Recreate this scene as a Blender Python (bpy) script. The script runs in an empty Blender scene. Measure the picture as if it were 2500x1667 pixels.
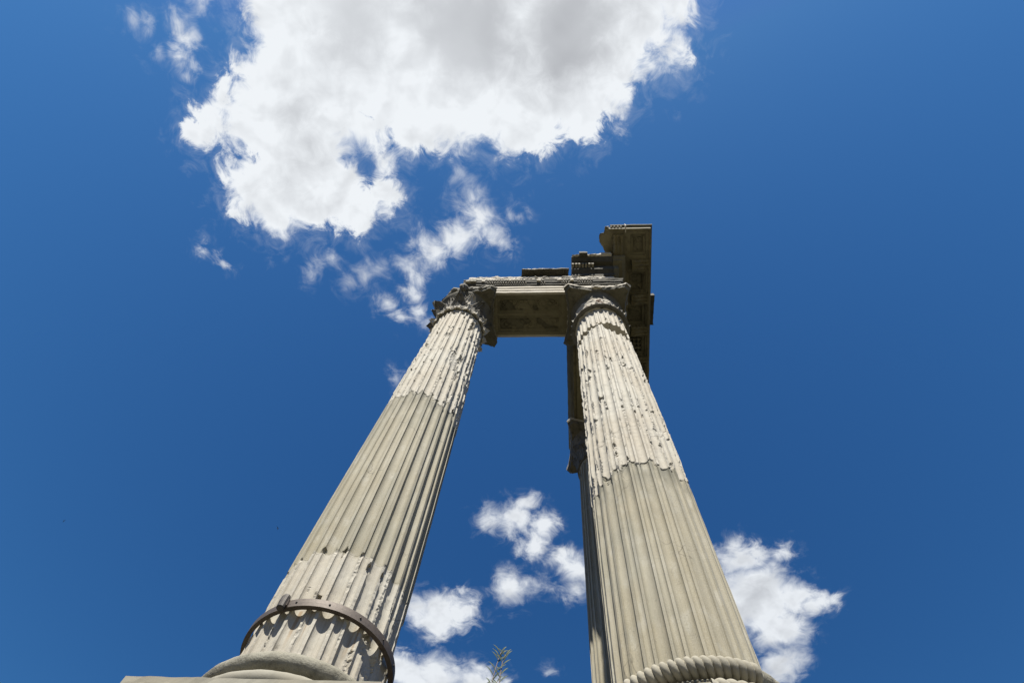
import bpy, math, random
import numpy as np
from mathutils import Matrix, Vector

R_ = math.radians
rng = random.Random(7)

# ------------------------------------------------------------------ camera, sky, sun, exposure
scene = bpy.context.scene
ZO = 6.2                       # the columns' shafts start this high above the ground
cam_d = bpy.data.cameras.new('camera')
cam_d.sensor_fit = 'HORIZONTAL'; cam_d.sensor_width = 36.0
cam_d.lens = 23.3236
cam_d.clip_start = 0.05; cam_d.clip_end = 5000
cam = bpy.data.objects.new('camera', cam_d)
scene.collection.objects.link(cam)
cam.matrix_world = Matrix(((0.998338, 0.006197, 0.057297, 2.440750),
                           (0.024035, -0.948384, -0.316211, -5.333356),
                           (0.052380, 0.317062, -0.946957, -4.596222 + ZO),
                           (0, 0, 0, 1)))
scene.camera = cam

SUN_DIR = Vector((-0.055, -1.0, 1.66)).normalized()     # from the scene towards the sun
SUN_EL = math.asin(SUN_DIR.z)
SUN_AZ = math.atan2(SUN_DIR.x, SUN_DIR.y)               # clockwise from +Y
sun_d = bpy.data.lights.new('sun', 'SUN')
sun_d.energy = 5.0; sun_d.angle = R_(0.53); sun_d.color = (1.0, 0.945, 0.835)
sun = bpy.data.objects.new('sun', sun_d)
sun.rotation_euler = SUN_DIR.to_track_quat('Z', 'Y').to_euler()
sun.location = (0, -20, 60)
scene.collection.objects.link(sun)

scene.view_settings.view_transform = 'Standard'
scene.view_settings.look = 'None'
scene.view_settings.gamma = 1.0
scene.view_settings.exposure = 0.95
scene.view_settings.use_curve_mapping = False

# clouds: (u, v, radius) on the plane one unit overhead, u = x/z, v = y/z of the view direction
BLOBS = {
    'big': [(-0.277,-0.129,0.139), (-0.126,-0.114,0.150), (0.024,-0.120,0.130), (0.118,-0.144,0.076), (0.162,-0.137,0.032), (0.162,-0.094,0.027), (0.146,-0.068,0.016), (-0.365,-0.023,0.091), (-0.411,-0.018,0.060), (-0.455,-0.004,0.039), (-0.507,0.011,0.023), (-0.488,-0.005,0.022), (-0.379,0.081,0.079), (-0.427,0.093,0.056), (-0.412,0.133,0.030), (-0.306,0.089,0.059), (-0.319,0.026,0.093), (-0.248,0.100,0.023), (-0.241,0.053,0.019), (-0.187,-0.019,0.058), (-0.135,0.012,0.032), (-0.126,0.037,0.012), (-0.037,-0.021,0.068), (-0.022,0.030,0.018), (0.031,-0.019,0.040), (0.049,0.014,0.021), (0.085,-0.046,0.031), (-0.117,-0.285,0.229), (-0.354,-0.243,0.107), (0.080,-0.262,0.139), (-0.427,-0.072,0.024)],
    'rest': [(-0.111,0.099,0.017), (-0.108,0.128,0.025), (-0.090,0.158,0.020), (-0.075,0.176,0.011), (-0.143,0.163,0.028), (-0.178,0.181,0.024), (-0.213,0.203,0.016), (-0.211,0.230,0.010), (-0.221,0.249,0.008), (-0.255,0.217,0.010), (-0.283,0.228,0.012), (-0.310,0.244,0.009), (-0.125,0.081,0.008), (-0.047,0.134,0.005), (-0.335,0.201,0.012), (-0.358,0.213,0.007), (-0.377,0.222,0.007), (-0.532,0.186,0.003), (-0.511,0.201,0.004), (-0.255,0.280,0.009), (-0.241,0.297,0.009), (-0.208,0.288,0.011), (-0.195,0.301,0.007), (-0.252,0.397,0.005), (-0.510,-0.137,0.009), (-0.503,-0.122,0.012), (-0.517,-0.100,0.011), (-0.516,-0.086,0.012), (-0.522,-0.071,0.010), (-0.555,-0.101,0.005), (-0.587,-0.147,0.004), (-0.559,-0.138,0.005), (-0.480,-0.160,0.008), (0.096,0.012,0.003), (-0.096,0.660,0.025), (-0.069,0.664,0.030), (-0.050,0.637,0.020), (-0.016,0.672,0.026), (-0.028,0.713,0.025), (-0.069,0.801,0.035), (-0.093,0.816,0.021), (-0.021,0.800,0.016), (0.022,0.735,0.022), (0.048,0.753,0.036), (0.043,0.804,0.022), (-0.207,0.857,0.051), (-0.248,0.853,0.042), (-0.167,0.861,0.034), (-0.217,0.887,0.036), (-0.275,1.007,0.050), (-0.216,1.005,0.052), (-0.158,1.020,0.050), (-0.108,1.040,0.033), (-0.303,0.981,0.034), (-0.010,1.000,0.008), (0.330,0.744,0.041), (0.354,0.721,0.020), (0.393,0.720,0.016), (0.367,0.817,0.079), (0.323,0.846,0.069), (0.435,0.815,0.039), (0.475,0.822,0.029), (0.420,0.892,0.051), (0.421,0.972,0.043), (0.404,1.045,0.052)],
}

world = bpy.data.worlds.new('World'); scene.world = world
world.use_nodes = True
wt = world.node_tree
for n in list(wt.nodes): wt.nodes.remove(n)
WN, WL = wt.nodes, wt.links
def wput(sock, val):
    if isinstance(val, bpy.types.NodeSocket): WL.new(val, sock)
    else: sock.default_value = val
def wm(op, a, b=None, c=None, clamp=False):
    n = WN.new('ShaderNodeMath'); n.operation = op; n.use_clamp = clamp
    for i, v in enumerate((a, b, c)):
        if v is not None: wput(n.inputs[i], v)
    return n.outputs[0]
def wv(op, a, b=None, scale=None):
    n = WN.new('ShaderNodeVectorMath'); n.operation = op
    wput(n.inputs[0], a)
    if b is not None: wput(n.inputs[1], b)
    if scale is not None: wput(n.inputs[3], scale)
    return n.outputs[1] if op in ('DISTANCE', 'LENGTH', 'DOT_PRODUCT') else n.outputs[0]
def wnoise(vec, sc, det, rough=0.55, dist=0.0, col=False):
    n = WN.new('ShaderNodeTexNoise'); n.noise_dimensions = '3D'
    wput(n.inputs['Vector'], vec); n.inputs['Scale'].default_value = sc
    n.inputs['Detail'].default_value = det; n.inputs['Roughness'].default_value = rough
    n.inputs['Distortion'].default_value = dist
    return n.outputs['Color'] if col else n.outputs['Fac']
def wstep(x, a, b):
    n = WN.new('ShaderNodeMapRange'); n.interpolation_type = 'SMOOTHSTEP'
    wput(n.inputs['Value'], x); n.inputs['From Min'].default_value = a; n.inputs['From Max'].default_value = b
    return n.outputs['Result']
def wmix(f, a, b, mode='MIX'):
    n = WN.new('ShaderNodeMix'); n.data_type = 'RGBA'; n.blend_type = mode
    wput(n.inputs[0], f); wput(n.inputs[6], a); wput(n.inputs[7], b)
    return n.outputs[2]

sky = WN.new('ShaderNodeTexSky'); sky.sky_type = 'NISHITA'; sky.sun_disc = False
sky.sun_elevation = SUN_EL; sky.sun_rotation = SUN_AZ
sky.altitude = 60; sky.air_density = 1.0; sky.dust_density = 0.35; sky.ozone_density = 2.6
SKY_GAIN = 0.085
tc = WN.new('ShaderNodeTexCoord')
sep = WN.new('ShaderNodeSeparateXYZ'); WL.new(tc.outputs['Generated'], sep.inputs[0])
zc = wm('MAXIMUM', sep.outputs[2], 0.12)
comb = WN.new('ShaderNodeCombineXYZ')
WL.new(wm('DIVIDE', sep.outputs[0], zc), comb.inputs[0]); WL.new(wm('DIVIDE', sep.outputs[1], zc), comb.inputs[1])
UV = comb.outputs[0]
warp1 = wv('SCALE', wv('SUBTRACT', wnoise(UV, 9.0, 2.0, 0.5, col=True), (0.5, 0.5, 0.5)), scale=0.060)
warp2 = wv('SCALE', wv('SUBTRACT', wnoise(UV, 42.0, 2.0, 0.6, col=True), (0.5, 0.5, 0.5)), scale=0.020)
PW = wv('MULTIPLY', wv('ADD', wv('ADD', UV, warp1), warp2), (1, 1, 0))
def blob_field(lst, smooth=0.0):
    acc = None
    for (u, v, r) in lst:
        f = wm('SUBTRACT', r, wv('DISTANCE', PW, (u, v, 0.0)))
        acc = f if acc is None else (wm('SMOOTH_MAX', acc, f, smooth) if smooth else wm('MAXIMUM', acc, f))
    return acc
def wstepv(x, a, bsock):
    n = WN.new('ShaderNodeMapRange'); n.interpolation_type = 'SMOOTHSTEP'
    wput(n.inputs['Value'], x); n.inputs['From Min'].default_value = a; WL.new(bsock, n.inputs['From Max'])
    return n.outputs['Result']
fine = wm('SUBTRACT', wnoise(UV, 30.0, 6.0, 0.66, 0.6), 0.5)
mid = wm('SUBTRACT', wnoise(UV, 8.0, 3.0, 0.5), 0.5)
wide = wm('SUBTRACT', wnoise(UV, 3.2, 2.0, 0.5), 0.5)
nz = wm('ADD', wm('MULTIPLY', fine, 0.088), wm('MULTIPLY', mid, 0.022))
f_big = wm('ADD', blob_field(BLOBS['big'], 0.012), wm('ADD', nz, 0.007))
f_big = wm('MINIMUM', f_big, wm('ADD', wm('SUBTRACT', wv('DISTANCE', wv('MULTIPLY', PW, (1, 0.75, 0)), (-0.272, 0.049, 0.0)), 0.010), wm('MULTIPLY', fine, 0.09)))
f_rest = wm('ADD', blob_field(BLOBS['rest'], 0.006), wm('ADD', wm('MULTIPLY', nz, 0.80), 0.0))
# the sky beyond the frame carries the same kind of scattered cumulus
far = wm('SUBTRACT', wm('MULTIPLY', wm('SUBTRACT', wnoise(UV, 1.3, 4.0, 0.5), 0.60), 0.9),
         wm('MULTIPLY', wstep(wm('SUBTRACT', 1.15, wv('LENGTH', wv('SUBTRACT', UV, (-0.05, 0.45, 0)))), -0.05, 0.15), 0.5))
soft = wm('ADD', 0.010, wm('MULTIPLY', wstep(mid, -0.08, 0.18), 0.034))
a_big = wstepv(f_big, -0.008, soft)
veil = wm('MULTIPLY', wstep(wm('ADD', f_big, wm('MULTIPLY', fine, 0.08)), -0.035, 0.03), 0.16)
a_rest = wm('MULTIPLY', wstepv(f_rest, -0.016, wm('ADD', soft, 0.010)), 0.93)
veil2 = wm('MULTIPLY', wstep(wm('ADD', f_rest, wm('MULTIPLY', fine, 0.07)), -0.025, 0.03), 0.14)
a_far = wm('MULTIPLY', wstep(far, 0.0, 0.12), 0.85)
alpha = wm('MAXIMUM', wm('MAXIMUM', wm('MAXIMUM', a_big, a_rest), wm('MAXIMUM', veil, veil2)), a_far)
# light and shade on the billows: thick parts go grey underneath, the sides towards the sun stay bright
thick = wstep(wm('ADD', wm('MAXIMUM', f_big, wm('MULTIPLY', f_rest, 1.3)), wm('ADD', wm('MULTIPLY', mid, 0.05), wm('MULTIPLY', wide, 0.14))), 0.020, 0.135)
rel_a = wnoise(UV, 15.0, 3.0, 0.58, 0.3)
rel_b = wnoise(wv('ADD', UV, (0.004, 0.020, 0.0)), 15.0, 3.0, 0.58, 0.3)
relief = wm('MULTIPLY', wm('SUBTRACT', rel_a, rel_b), wm('SUBTRACT', 1.0, wm('MULTIPLY', thick, 0.92)))
tone = wm('ADD', 0.60, wm('ADD', wm('MULTIPLY', wide, 1.15), wm('MULTIPLY', mid, 0.70)), clamp=True)
shade = wm('ADD', wm('MULTIPLY', thick, tone), wm('MULTIPLY', relief, 1.30), clamp=True)
ccol = wmix(shade, (0.87, 0.905, 0.94, 1), (0.44, 0.455, 0.485, 1))
EXPG = 2.0 ** -scene.view_settings.exposure
# the camera's contrast curve on the clear sky, one power per channel, the same for every direction
sk = WN.new('ShaderNodeSeparateColor'); WL.new(sky.outputs['Color'], sk.inputs[0])
skm = WN.new('ShaderNodeCombineColor')
for i, (g, e, a, cap) in enumerate(((0.62, 2.2, 12.8, 0.035), (0.86, 1.9, 4.17, 0.100), (1.12, 1.6, 1.40, 0.26))):
    WL.new(wm('MINIMUM', wm('MULTIPLY', wm('POWER', wm('MULTIPLY', sk.outputs[i], SKY_GAIN * g), e), a), cap), skm.inputs[i])
skyc = skm.outputs[0]
cloudc = wv('SCALE', ccol, scale=EXPG)
final = wmix(alpha, skyc, cloudc)
bg = WN.new('ShaderNodeBackground'); bg.inputs['Strength'].default_value = 1.0
WL.new(final, bg.inputs['Color'])
wo = WN.new('ShaderNodeOutputWorld'); WL.new(bg.outputs[0], wo.inputs['Surface'])
scene.cycles.max_bounces = 5; scene.cycles.diffuse_bounces = 4; scene.cycles.glossy_bounces = 1; scene.cycles.transmission_bounces = 0
scene.cycles.use_adaptive_sampling = True; scene.cycles.adaptive_threshold = 0.015
world.cycles.sampling_method = 'MANUAL'; world.cycles.sample_map_resolution = 512

# ------------------------------------------------------------------ helpers
COL = scene.collection
ROOT = {}
def thing(name, loc, label, cat, group=None):
    o = bpy.data.objects.new(name, None); COL.objects.link(o)
    o.empty_display_size = 0.3
    o.location = (loc[0], loc[1], loc[2] + ZO)
    o['label'] = label; o['category'] = cat; o['kind'] = 'thing'
    if group: o['group'] = group
    ROOT[o.name] = np.array(o.location)
    return o
def mesh_obj(name, V, F, mat, parent=None, smooth=False, attrs=None):
    """V in the columns' frame (z = 0 at the shafts' foot)."""
    V = np.array(V, dtype=np.float64).reshape(-1, 3).copy(); V[:, 2] += ZO
    if parent is not None: off = ROOT[parent.name]
    else: off = np.array((V[:, 0].mean(), V[:, 1].mean(), V[:, 2].min()))
    V -= off
    me = bpy.data.meshes.new(name)
    if isinstance(F, np.ndarray):
        nf, k = F.shape
        me.vertices.add(len(V)); me.vertices.foreach_set('co', V.astype(np.float32).ravel())
        me.loops.add(nf * k); me.loops.foreach_set('vertex_index', F.astype(np.int32).ravel())
        me.polygons.add(nf)
        me.polygons.foreach_set('loop_start', np.arange(0, nf * k, k, dtype=np.int32))
        me.polygons.foreach_set('loop_total', np.full(nf, k, dtype=np.int32))
        me.update(calc_edges=True)
    else:
        me.from_pydata(V.tolist(), [], F); me.update()
    me.validate()
    if attrs:
        for k, a in attrs.items():
            at = me.attributes.new(k, 'FLOAT', 'POINT'); at.data.foreach_set('value', np.asarray(a, dtype=np.float32))
    me.polygons.foreach_set('use_smooth', np.full(len(me.polygons), bool(smooth)))
    me.materials.append(mat)
    o = bpy.data.objects.new(name, me); COL.objects.link(o)
    if parent is not None:
        o.parent = parent; ROOT[o.name] = off
    else:
        o.location = off; ROOT[o.name] = off
    return o
def tag(o, label, cat, group=None, kind=None):
    if label: o['label'] = label
    if cat: o['category'] = cat
    if group: o['group'] = group
    if kind: o['kind'] = kind
    return o
class MB:
    """collects vertices and faces for one mesh"""
    def __init__(s): s.V = []; s.F = []
    def add(s, V, F):
        k = len(s.V); s.V += [tuple(v) for v in V]; s.F += [tuple(int(i) + k for i in f) for f in F]
    def box(s, x0, x1, y0, y1, z0, z1):
        s.add([(x0,y0,z0),(x1,y0,z0),(x1,y1,z0),(x0,y1,z0),(x0,y0,z1),(x1,y0,z1),(x1,y1,z1),(x0,y1,z1)],
              [(3,2,1,0),(4,5,6,7),(0,1,5,4),(1,2,6,5),(2,3,7,6),(3,0,4,7)])
    def tube(s, pts, rad, n=6):
        pts = [Vector(p) for p in pts]; rad = rad if hasattr(rad, '__len__') else [rad] * len(pts)
        V = []; F = []
        for i, p in enumerate(pts):
            t = (pts[min(i+1, len(pts)-1)] - pts[max(i-1, 0)]).normalized()
            a = t.cross(Vector((0.31, 0.9, 0.2))).normalized(); b = t.cross(a)
            for j in range(n):
                w = 2*math.pi*j/n
                V.append(p + a*(math.cos(w)*rad[i]) + b*(math.sin(w)*rad[i]))
        for i in range(len(pts)-1):
            for j in range(n):
                F.append((i*n+j, i*n+(j+1)%n, (i+1)*n+(j+1)%n, (i+1)*n+j))
        F.append(tuple(range(n-1, -1, -1))); F.append(tuple((len(pts)-1)*n + j for j in range(n)))
        s.add(V, F)
    def obj(s, name, mat, parent=None, smooth=False): return mesh_obj(name, s.V, s.F, mat, parent, smooth)

# value noise on arrays of points
def _hash(ix, iy, iz, seed):
    h = (ix.astype(np.int64) * 374761393 + iy.astype(np.int64) * 668265263 + iz.astype(np.int64) * 2147483647 + seed * 1274126177) & 0xFFFFFFFF
    h = ((h ^ (h >> 13)) * 1274126177) & 0xFFFFFFFF
    h = ((h ^ (h >> 16)) * 2246822519) & 0xFFFFFFFF
    return ((h ^ (h >> 15)) & 0xFFFFFF) / float(0xFFFFFF)
def vnoise(x, y, z, sc, seed=0):
    x = np.asarray(x, float) * sc; y = np.asarray(y, float) * sc; z = np.asarray(z, float) * sc
    x, y, z = np.broadcast_arrays(x, y, z)
    ix, iy, iz = np.floor(x), np.floor(y), np.floor(z)
    fx, fy, fz = x-ix, y-iy, z-iz
    fx = fx*fx*(3-2*fx); fy = fy*fy*(3-2*fy); fz = fz*fz*(3-2*fz)
    r = 0
    for a in (0, 1):
        for b in (0, 1):
            for c in (0, 1):
                r = r + _hash(ix+a, iy+b, iz+c, seed) * (fx if a else 1-fx) * (fy if b else 1-fy) * (fz if c else 1-fz)
    return r
def fbm(x, y, z, sc, seed=0, oct=3, rough=0.5):
    a, t, r = 1.0, 0.0, 0.0
    for i in range(oct):
        r = r + a * vnoise(x, y, z, sc * 2**i, seed + 17*i); t += a; a *= rough
    return r / t
def sstep(a, b, x):
    t = np.clip((x-a)/(b-a), 0, 1); return t*t*(3-2*t)
def grid_faces(nr, nc, wrap=False, k0=0):
    i = np.arange(nr-1)[:, None]; j = np.arange(nc if wrap else nc-1)[None, :]
    j2 = (j+1) % nc
    a = i*nc + j; b = i*nc + j2; c = (i+1)*nc + j2; d = (i+1)*nc + j
    return (np.stack([a, b, c, d], axis=-1).reshape(-1, 4) + k0)

# ------------------------------------------------------------------ materials
def new_mat(name):
    m = bpy.data.materials.new(name); m.use_nodes = True
    nt = m.node_tree
    b = nt.nodes['Principled BSDF']
    return m, nt, b
class NT:
    def __init__(s, nt): s.nt = nt
    def put(s, sock, v):
        if isinstance(v, bpy.types.NodeSocket): s.nt.links.new(v, sock)
        else: sock.default_value = v
    def math(s, op, a, b=None, clamp=False):
        n = s.nt.nodes.new('ShaderNodeMath'); n.operation = op; n.use_clamp = clamp
        s.put(n.inputs[0], a)
        if b is not None: s.put(n.inputs[1], b)
        return n.outputs[0]
    def noise(s, vec, sc, det=4, rough=0.55, dist=0):
        n = s.nt.nodes.new('ShaderNodeTexNoise'); s.put(n.inputs['Vector'], vec)
        n.inputs['Scale'].default_value = sc; n.inputs['Detail'].default_value = det
        n.inputs['Roughness'].default_value = rough; n.inputs['Distortion'].default_value = dist
        return n.outputs['Fac']
    def voro(s, vec, sc, feat='F1'):
        n = s.nt.nodes.new('ShaderNodeTexVoronoi'); n.feature = feat
        s.put(n.inputs['Vector'], vec); n.inputs['Scale'].default_value = sc
        return n.outputs['Distance']
    def step(s, x, a, b):
        n = s.nt.nodes.new('ShaderNodeMapRange'); n.interpolation_type = 'SMOOTHSTEP'
        s.put(n.inputs['Value'], x); n.inputs['From Min'].default_value = a; n.inputs['From Max'].default_value = b
        return n.outputs['Result']
    def mix(s, f, a, b, mode='MIX'):
        n = s.nt.nodes.new('ShaderNodeMix'); n.data_type = 'RGBA'; n.blend_type = mode
        s.put(n.inputs[0], f); s.put(n.inputs[6], a); s.put(n.inputs[7], b)
        return n.outputs[2]
    def pos(s, scale=None):
        g = s.nt.nodes.new('ShaderNodeNewGeometry')
        if scale is None: return g.outputs['Position']
        n = s.nt.nodes.new('ShaderNodeVectorMath'); n.operation = 'MULTIPLY'
        s.nt.links.new(g.outputs['Position'], n.inputs[0]); n.inputs[1].default_value = scale
        return n.outputs[0]
    def attr(s, name):
        n = s.nt.nodes.new('ShaderNodeAttribute'); n.attribute_name = name; return n.outputs['Fac']
    def bump(s, h, strength, dist, bsdf):
        n = s.nt.nodes.new('ShaderNodeBump'); n.inputs['Strength'].default_value = strength
        n.inputs['Distance'].default_value = dist; s.put(n.inputs['Height'], h)
        s.nt.links.new(n.outputs[0], bsdf.inputs['Normal'])
def c4(c): return (c[0], c[1], c[2], 1)
def stone_color(T, light, warm, dark, patch=0.5, streak=0.5, pits=0.5):
    P = T.pos()
    n1 = T.noise(P, 0.9, 5, 0.6); n2 = T.noise(P, 6.5, 6, 0.62); n3 = T.noise(P, 42, 5, 0.65)
    st = T.noise(T.pos((7, 7, 0.45)), 1.0, 5, 0.6, 0.4)
    col = T.mix(T.step(n1, 0.35, 0.66), c4(light), c4(warm))
    col = T.mix(T.math('MULTIPLY', T.step(n2, 0.47, 0.74), patch), col, c4(dark))
    col = T.mix(T.math('MULTIPLY', T.step(st, 0.50, 0.72), streak), col, c4(dark))
    col = T.mix(T.math('MULTIPLY', T.step(n3, 0.60, 0.72), pits), col, c4([d * 0.6 for d in dark]))
    return col, n2, n3
def stone(name, light, warm, dark, patch=0.4, streak=0.3, pits=0.4, rough=0.85, bump=0.5, bd=0.012):
    m, nt, b = new_mat(name); T = NT(nt)
    col, n2, n3 = stone_color(T, light, warm, dark, patch, streak, pits)
    T.put(b.inputs['Base Color'], col); b.inputs['Roughness'].default_value = rough
    b.inputs['Specular IOR Level'].default_value = 0.25
    h = T.math('ADD', T.math('MULTIPLY', n2, 0.6), T.math('MULTIPLY', n3, 0.55))
    T.bump(h, bump, bd, b)
    return m
M = {}
M['marble'] = stone('weathered_marble', (0.414, 0.390, 0.338), (0.373, 0.338, 0.276), (0.186, 0.172, 0.138), 0.28, 0.25, 0.45)
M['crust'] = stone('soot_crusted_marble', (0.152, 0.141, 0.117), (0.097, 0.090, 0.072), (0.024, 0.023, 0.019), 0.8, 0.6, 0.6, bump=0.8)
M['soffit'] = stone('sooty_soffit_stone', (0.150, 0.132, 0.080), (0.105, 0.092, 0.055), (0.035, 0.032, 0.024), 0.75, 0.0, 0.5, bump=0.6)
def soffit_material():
    m, nt, b = new_mat('carved_soffit_repair_and_light'); T = NT(nt)
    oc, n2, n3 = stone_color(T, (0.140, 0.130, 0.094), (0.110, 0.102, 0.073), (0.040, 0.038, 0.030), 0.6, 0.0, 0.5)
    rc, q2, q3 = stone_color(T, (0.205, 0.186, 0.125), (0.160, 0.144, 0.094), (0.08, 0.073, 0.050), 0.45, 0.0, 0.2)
    T.put(b.inputs['Base Color'], T.mix(T.attr('restored_or_light'), oc, rc)); b.inputs['Roughness'].default_value = 0.9  # mask carries repairs and the light painted on panel frames
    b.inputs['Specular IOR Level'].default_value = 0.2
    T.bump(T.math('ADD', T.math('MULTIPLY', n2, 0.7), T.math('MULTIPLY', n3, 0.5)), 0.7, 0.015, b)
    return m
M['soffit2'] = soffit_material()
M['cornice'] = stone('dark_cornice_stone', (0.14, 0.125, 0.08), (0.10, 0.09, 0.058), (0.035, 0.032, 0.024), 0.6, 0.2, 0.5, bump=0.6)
M['brick_core'] = stone('reddish_core', (0.235, 0.166, 0.117), (0.193, 0.124, 0.083), (0.103, 0.069, 0.048), 0.5, 0.1, 0.5)
M['patch'] = stone('grey_repair_mortar', (0.248, 0.238, 0.200), (0.228, 0.210, 0.166), (0.138, 0.131, 0.103), 0.25, 0.15, 0.2, bump=0.25)
M['rope'] = stone('pale_rope_moulding', (0.315, 0.300, 0.250), (0.275, 0.256, 0.205), (0.12, 0.113, 0.09), 0.35, 0.1, 0.4, bump=0.4)
M['base'] = stone('lichen_grey_base', (0.255, 0.248, 0.208), (0.205, 0.192, 0.150), (0.070, 0.067, 0.052), 0.75, 0.15, 0.6, bump=0.9, bd=0.018)

def shaft_material():
    m, nt, b = new_mat('shaft_marble_and_repair'); T = NT(nt)
    oc, n2, n3 = stone_color(T, (0.405, 0.388, 0.340), (0.360, 0.328, 0.270), (0.172, 0.159, 0.124), 0.16, 0.22, 0.38)
    P = T.pos()
    # repaired lower shaft: warm grey cement with broad, soft blotches and thin grey runs
    b1 = T.noise(T.pos((1, 1, 0.55)), 1.5, 4, 0.55); b2 = T.noise(T.pos((1, 1, 0.5)), 5.5, 5, 0.55)
    rc = T.mix(T.step(b1, 0.33, 0.68), c4((0.292, 0.272, 0.212)), c4((0.258, 0.232, 0.166)))
    rc = T.mix(T.math('MULTIPLY', T.step(b2, 0.52, 0.74), 0.65), rc, c4((0.362, 0.350, 0.302)))
    rc = T.mix(T.math('MULTIPLY', T.step(T.noise(T.pos((1, 1, 0.35)), 2.4, 5, 0.6), 0.50, 0.70), 0.45), rc, c4((0.205, 0.205, 0.168)))   # grey-green bloom
    rc = T.mix(T.math('MULTIPLY', T.step(T.noise(T.pos((9, 9, 0.4)), 1.0, 4, 0.6, 0.5), 0.50, 0.72), 0.50), rc, c4((0.178, 0.166, 0.128)))
    rc = T.mix(T.math('MULTIPLY', T.step(T.noise(T.pos((34, 34, 0.9)), 1.0, 4, 0.65, 0.3), 0.56, 0.74), 0.40), rc, c4((0.160, 0.148, 0.112)))
    rc = T.mix(T.math('MULTIPLY', T.step(T.noise(P, 30, 3, 0.6), 0.62, 0.74), 0.55), rc, c4((0.125, 0.113, 0.088)))
    rc = T.mix(T.math('MULTIPLY', T.step(T.noise(P, 75, 2, 0.5), 0.68, 0.75), 0.6), rc, c4((0.09, 0.08, 0.06)))
    # hairline cracks
    wob = nt.nodes.new('ShaderNodeVectorMath'); wob.operation = 'ADD'
    nn = nt.nodes.new('ShaderNodeTexNoise'); nn.inputs['Scale'].default_value = 5; nt.links.new(P, nn.inputs['Vector'])
    sc_ = nt.nodes.new('ShaderNodeVectorMath'); sc_.operation = 'SCALE'; sc_.inputs[3].default_value = 0.25; nt.links.new(nn.outputs['Color'], sc_.inputs[0])
    nt.links.new(P, wob.inputs[0]); nt.links.new(sc_.outputs[0], wob.inputs[1])
    crack = T.math('SUBTRACT', 1.0, T.step(T.voro(wob.outputs[0], 1.25, 'DISTANCE_TO_EDGE'), 0.002, 0.011))
    crack = T.math('MULTIPLY', crack, T.step(T.noise(P, 1.1, 2), 0.50, 0.60))
    rc = T.mix(T.math('MULTIPLY', crack, 0.65), rc, c4((0.07, 0.06, 0.045)))
    oc = T.mix(T.math('MULTIPLY', T.step(T.noise(T.pos((14, 14, 0.6)), 1.0, 5, 0.65, 0.5), 0.53, 0.74), 0.32), oc, c4((0.150, 0.140, 0.112)))
    oc = T.mix(T.math('MULTIPLY', T.step(T.noise(T.pos((1, 1, 0.5)), 3.4, 5, 0.6), 0.55, 0.74), 0.35), oc, c4((0.265, 0.262, 0.235)))
    oc = T.mix(T.math('MULTIPLY', crack, 0.7), oc, c4((0.08, 0.07, 0.055)))
    f = T.attr('restored_or_light')
    col = T.mix(f, oc, rc)
    gr = T.noise(P, 130, 3, 0.6)
    col = T.mix(T.math('MULTIPLY', T.step(gr, 0.50, 0.68), 0.30), col, c4((0.17, 0.155, 0.12)))
    col = T.mix(T.math('MULTIPLY', T.step(gr, 0.50, 0.34), 0.25), col, c4((0.46, 0.45, 0.40)))
    sx = nt.nodes.new('ShaderNodeSeparateXYZ'); nt.links.new(P, sx.inputs[0])
    zr = T.math('MULTIPLY', T.step(sx.outputs[2], ZO + 0.22, ZO + 0.60), T.math('SUBTRACT', 1.0, T.step(sx.outputs[2], ZO + 0.76, ZO + 0.79)))
    rust = T.math('MULTIPLY', T.step(T.noise(T.pos((16, 16, 0.35)), 1.0, 3, 0.5), 0.58, 0.68), T.math('MULTIPLY', zr, T.math('SUBTRACT', 1.0, f)))
    col = T.mix(T.math('MULTIPLY', rust, 0.65), col, c4((0.235, 0.150, 0.070)))
    col = T.mix(T.math('MULTIPLY', T.math('MULTIPLY', T.attr('stain'), T.step(T.noise(T.pos((5, 5, 1.6)), 1.3, 5, 0.6), 0.36, 0.60)), 0.85), col, c4((0.09, 0.09, 0.07)))
    T.put(b.inputs['Base Color'], col); b.inputs['Roughness'].default_value = 0.82
    b.inputs['Specular IOR Level'].default_value = 0.25
    h = T.math('ADD', T.math('MULTIPLY', n2, 0.12), T.math('MULTIPLY', n3, 0.5))
    T.bump(h, 0.40, 0.007, b)
    return m
M['shaft'] = shaft_material()

def simple(name, col, rough=0.6, metal=0.0, nsc=20, var=0.4):
    m, nt, b = new_mat(name); T = NT(nt)
    n = T.noise(T.pos(), nsc, 5, 0.6)
    T.put(b.inputs['Base Color'], T.mix(T.math('MULTIPLY', T.step(n, 0.35, 0.7), var), c4(col), c4([k*0.45 for k in col])))
    b.inputs['Roughness'].default_value = rough; b.inputs['Metallic'].default_value = metal
    T.bump(n, 0.3, 0.004, b)
    return m
M['iron'] = simple('rusty_brown_iron', (0.109, 0.088, 0.075), 0.62, 0.35, 30, 0.5)
M['iron_dark'] = simple('dark_iron', (0.053, 0.045, 0.039), 0.6, 0.3, 40, 0.5)
M['ground'] = simple('dry_grass_and_earth', (0.090, 0.082, 0.050), 0.95, 0, 0.8, 0.6)
M['podium'] = stone('tufa_podium', (0.083, 0.072, 0.052), (0.069, 0.059, 0.041), (0.034, 0.031, 0.021))
M['black'] = stone('shade_black_moulding', (0.070, 0.065, 0.050), (0.052, 0.048, 0.036), (0.018, 0.017, 0.014), 0.6, 0.3, 0.5, bump=0.6)  # near-black tone stands in for shade under front mouldings and slab
M['bell'] = stone('soot_and_shade_capital_stone', (0.135, 0.126, 0.097), (0.105, 0.097, 0.073), (0.032, 0.030, 0.024), 0.6, 0.3, 0.4, bump=0.6)  # sooty tone, also darkened to stand in for shade under the slabs
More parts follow.
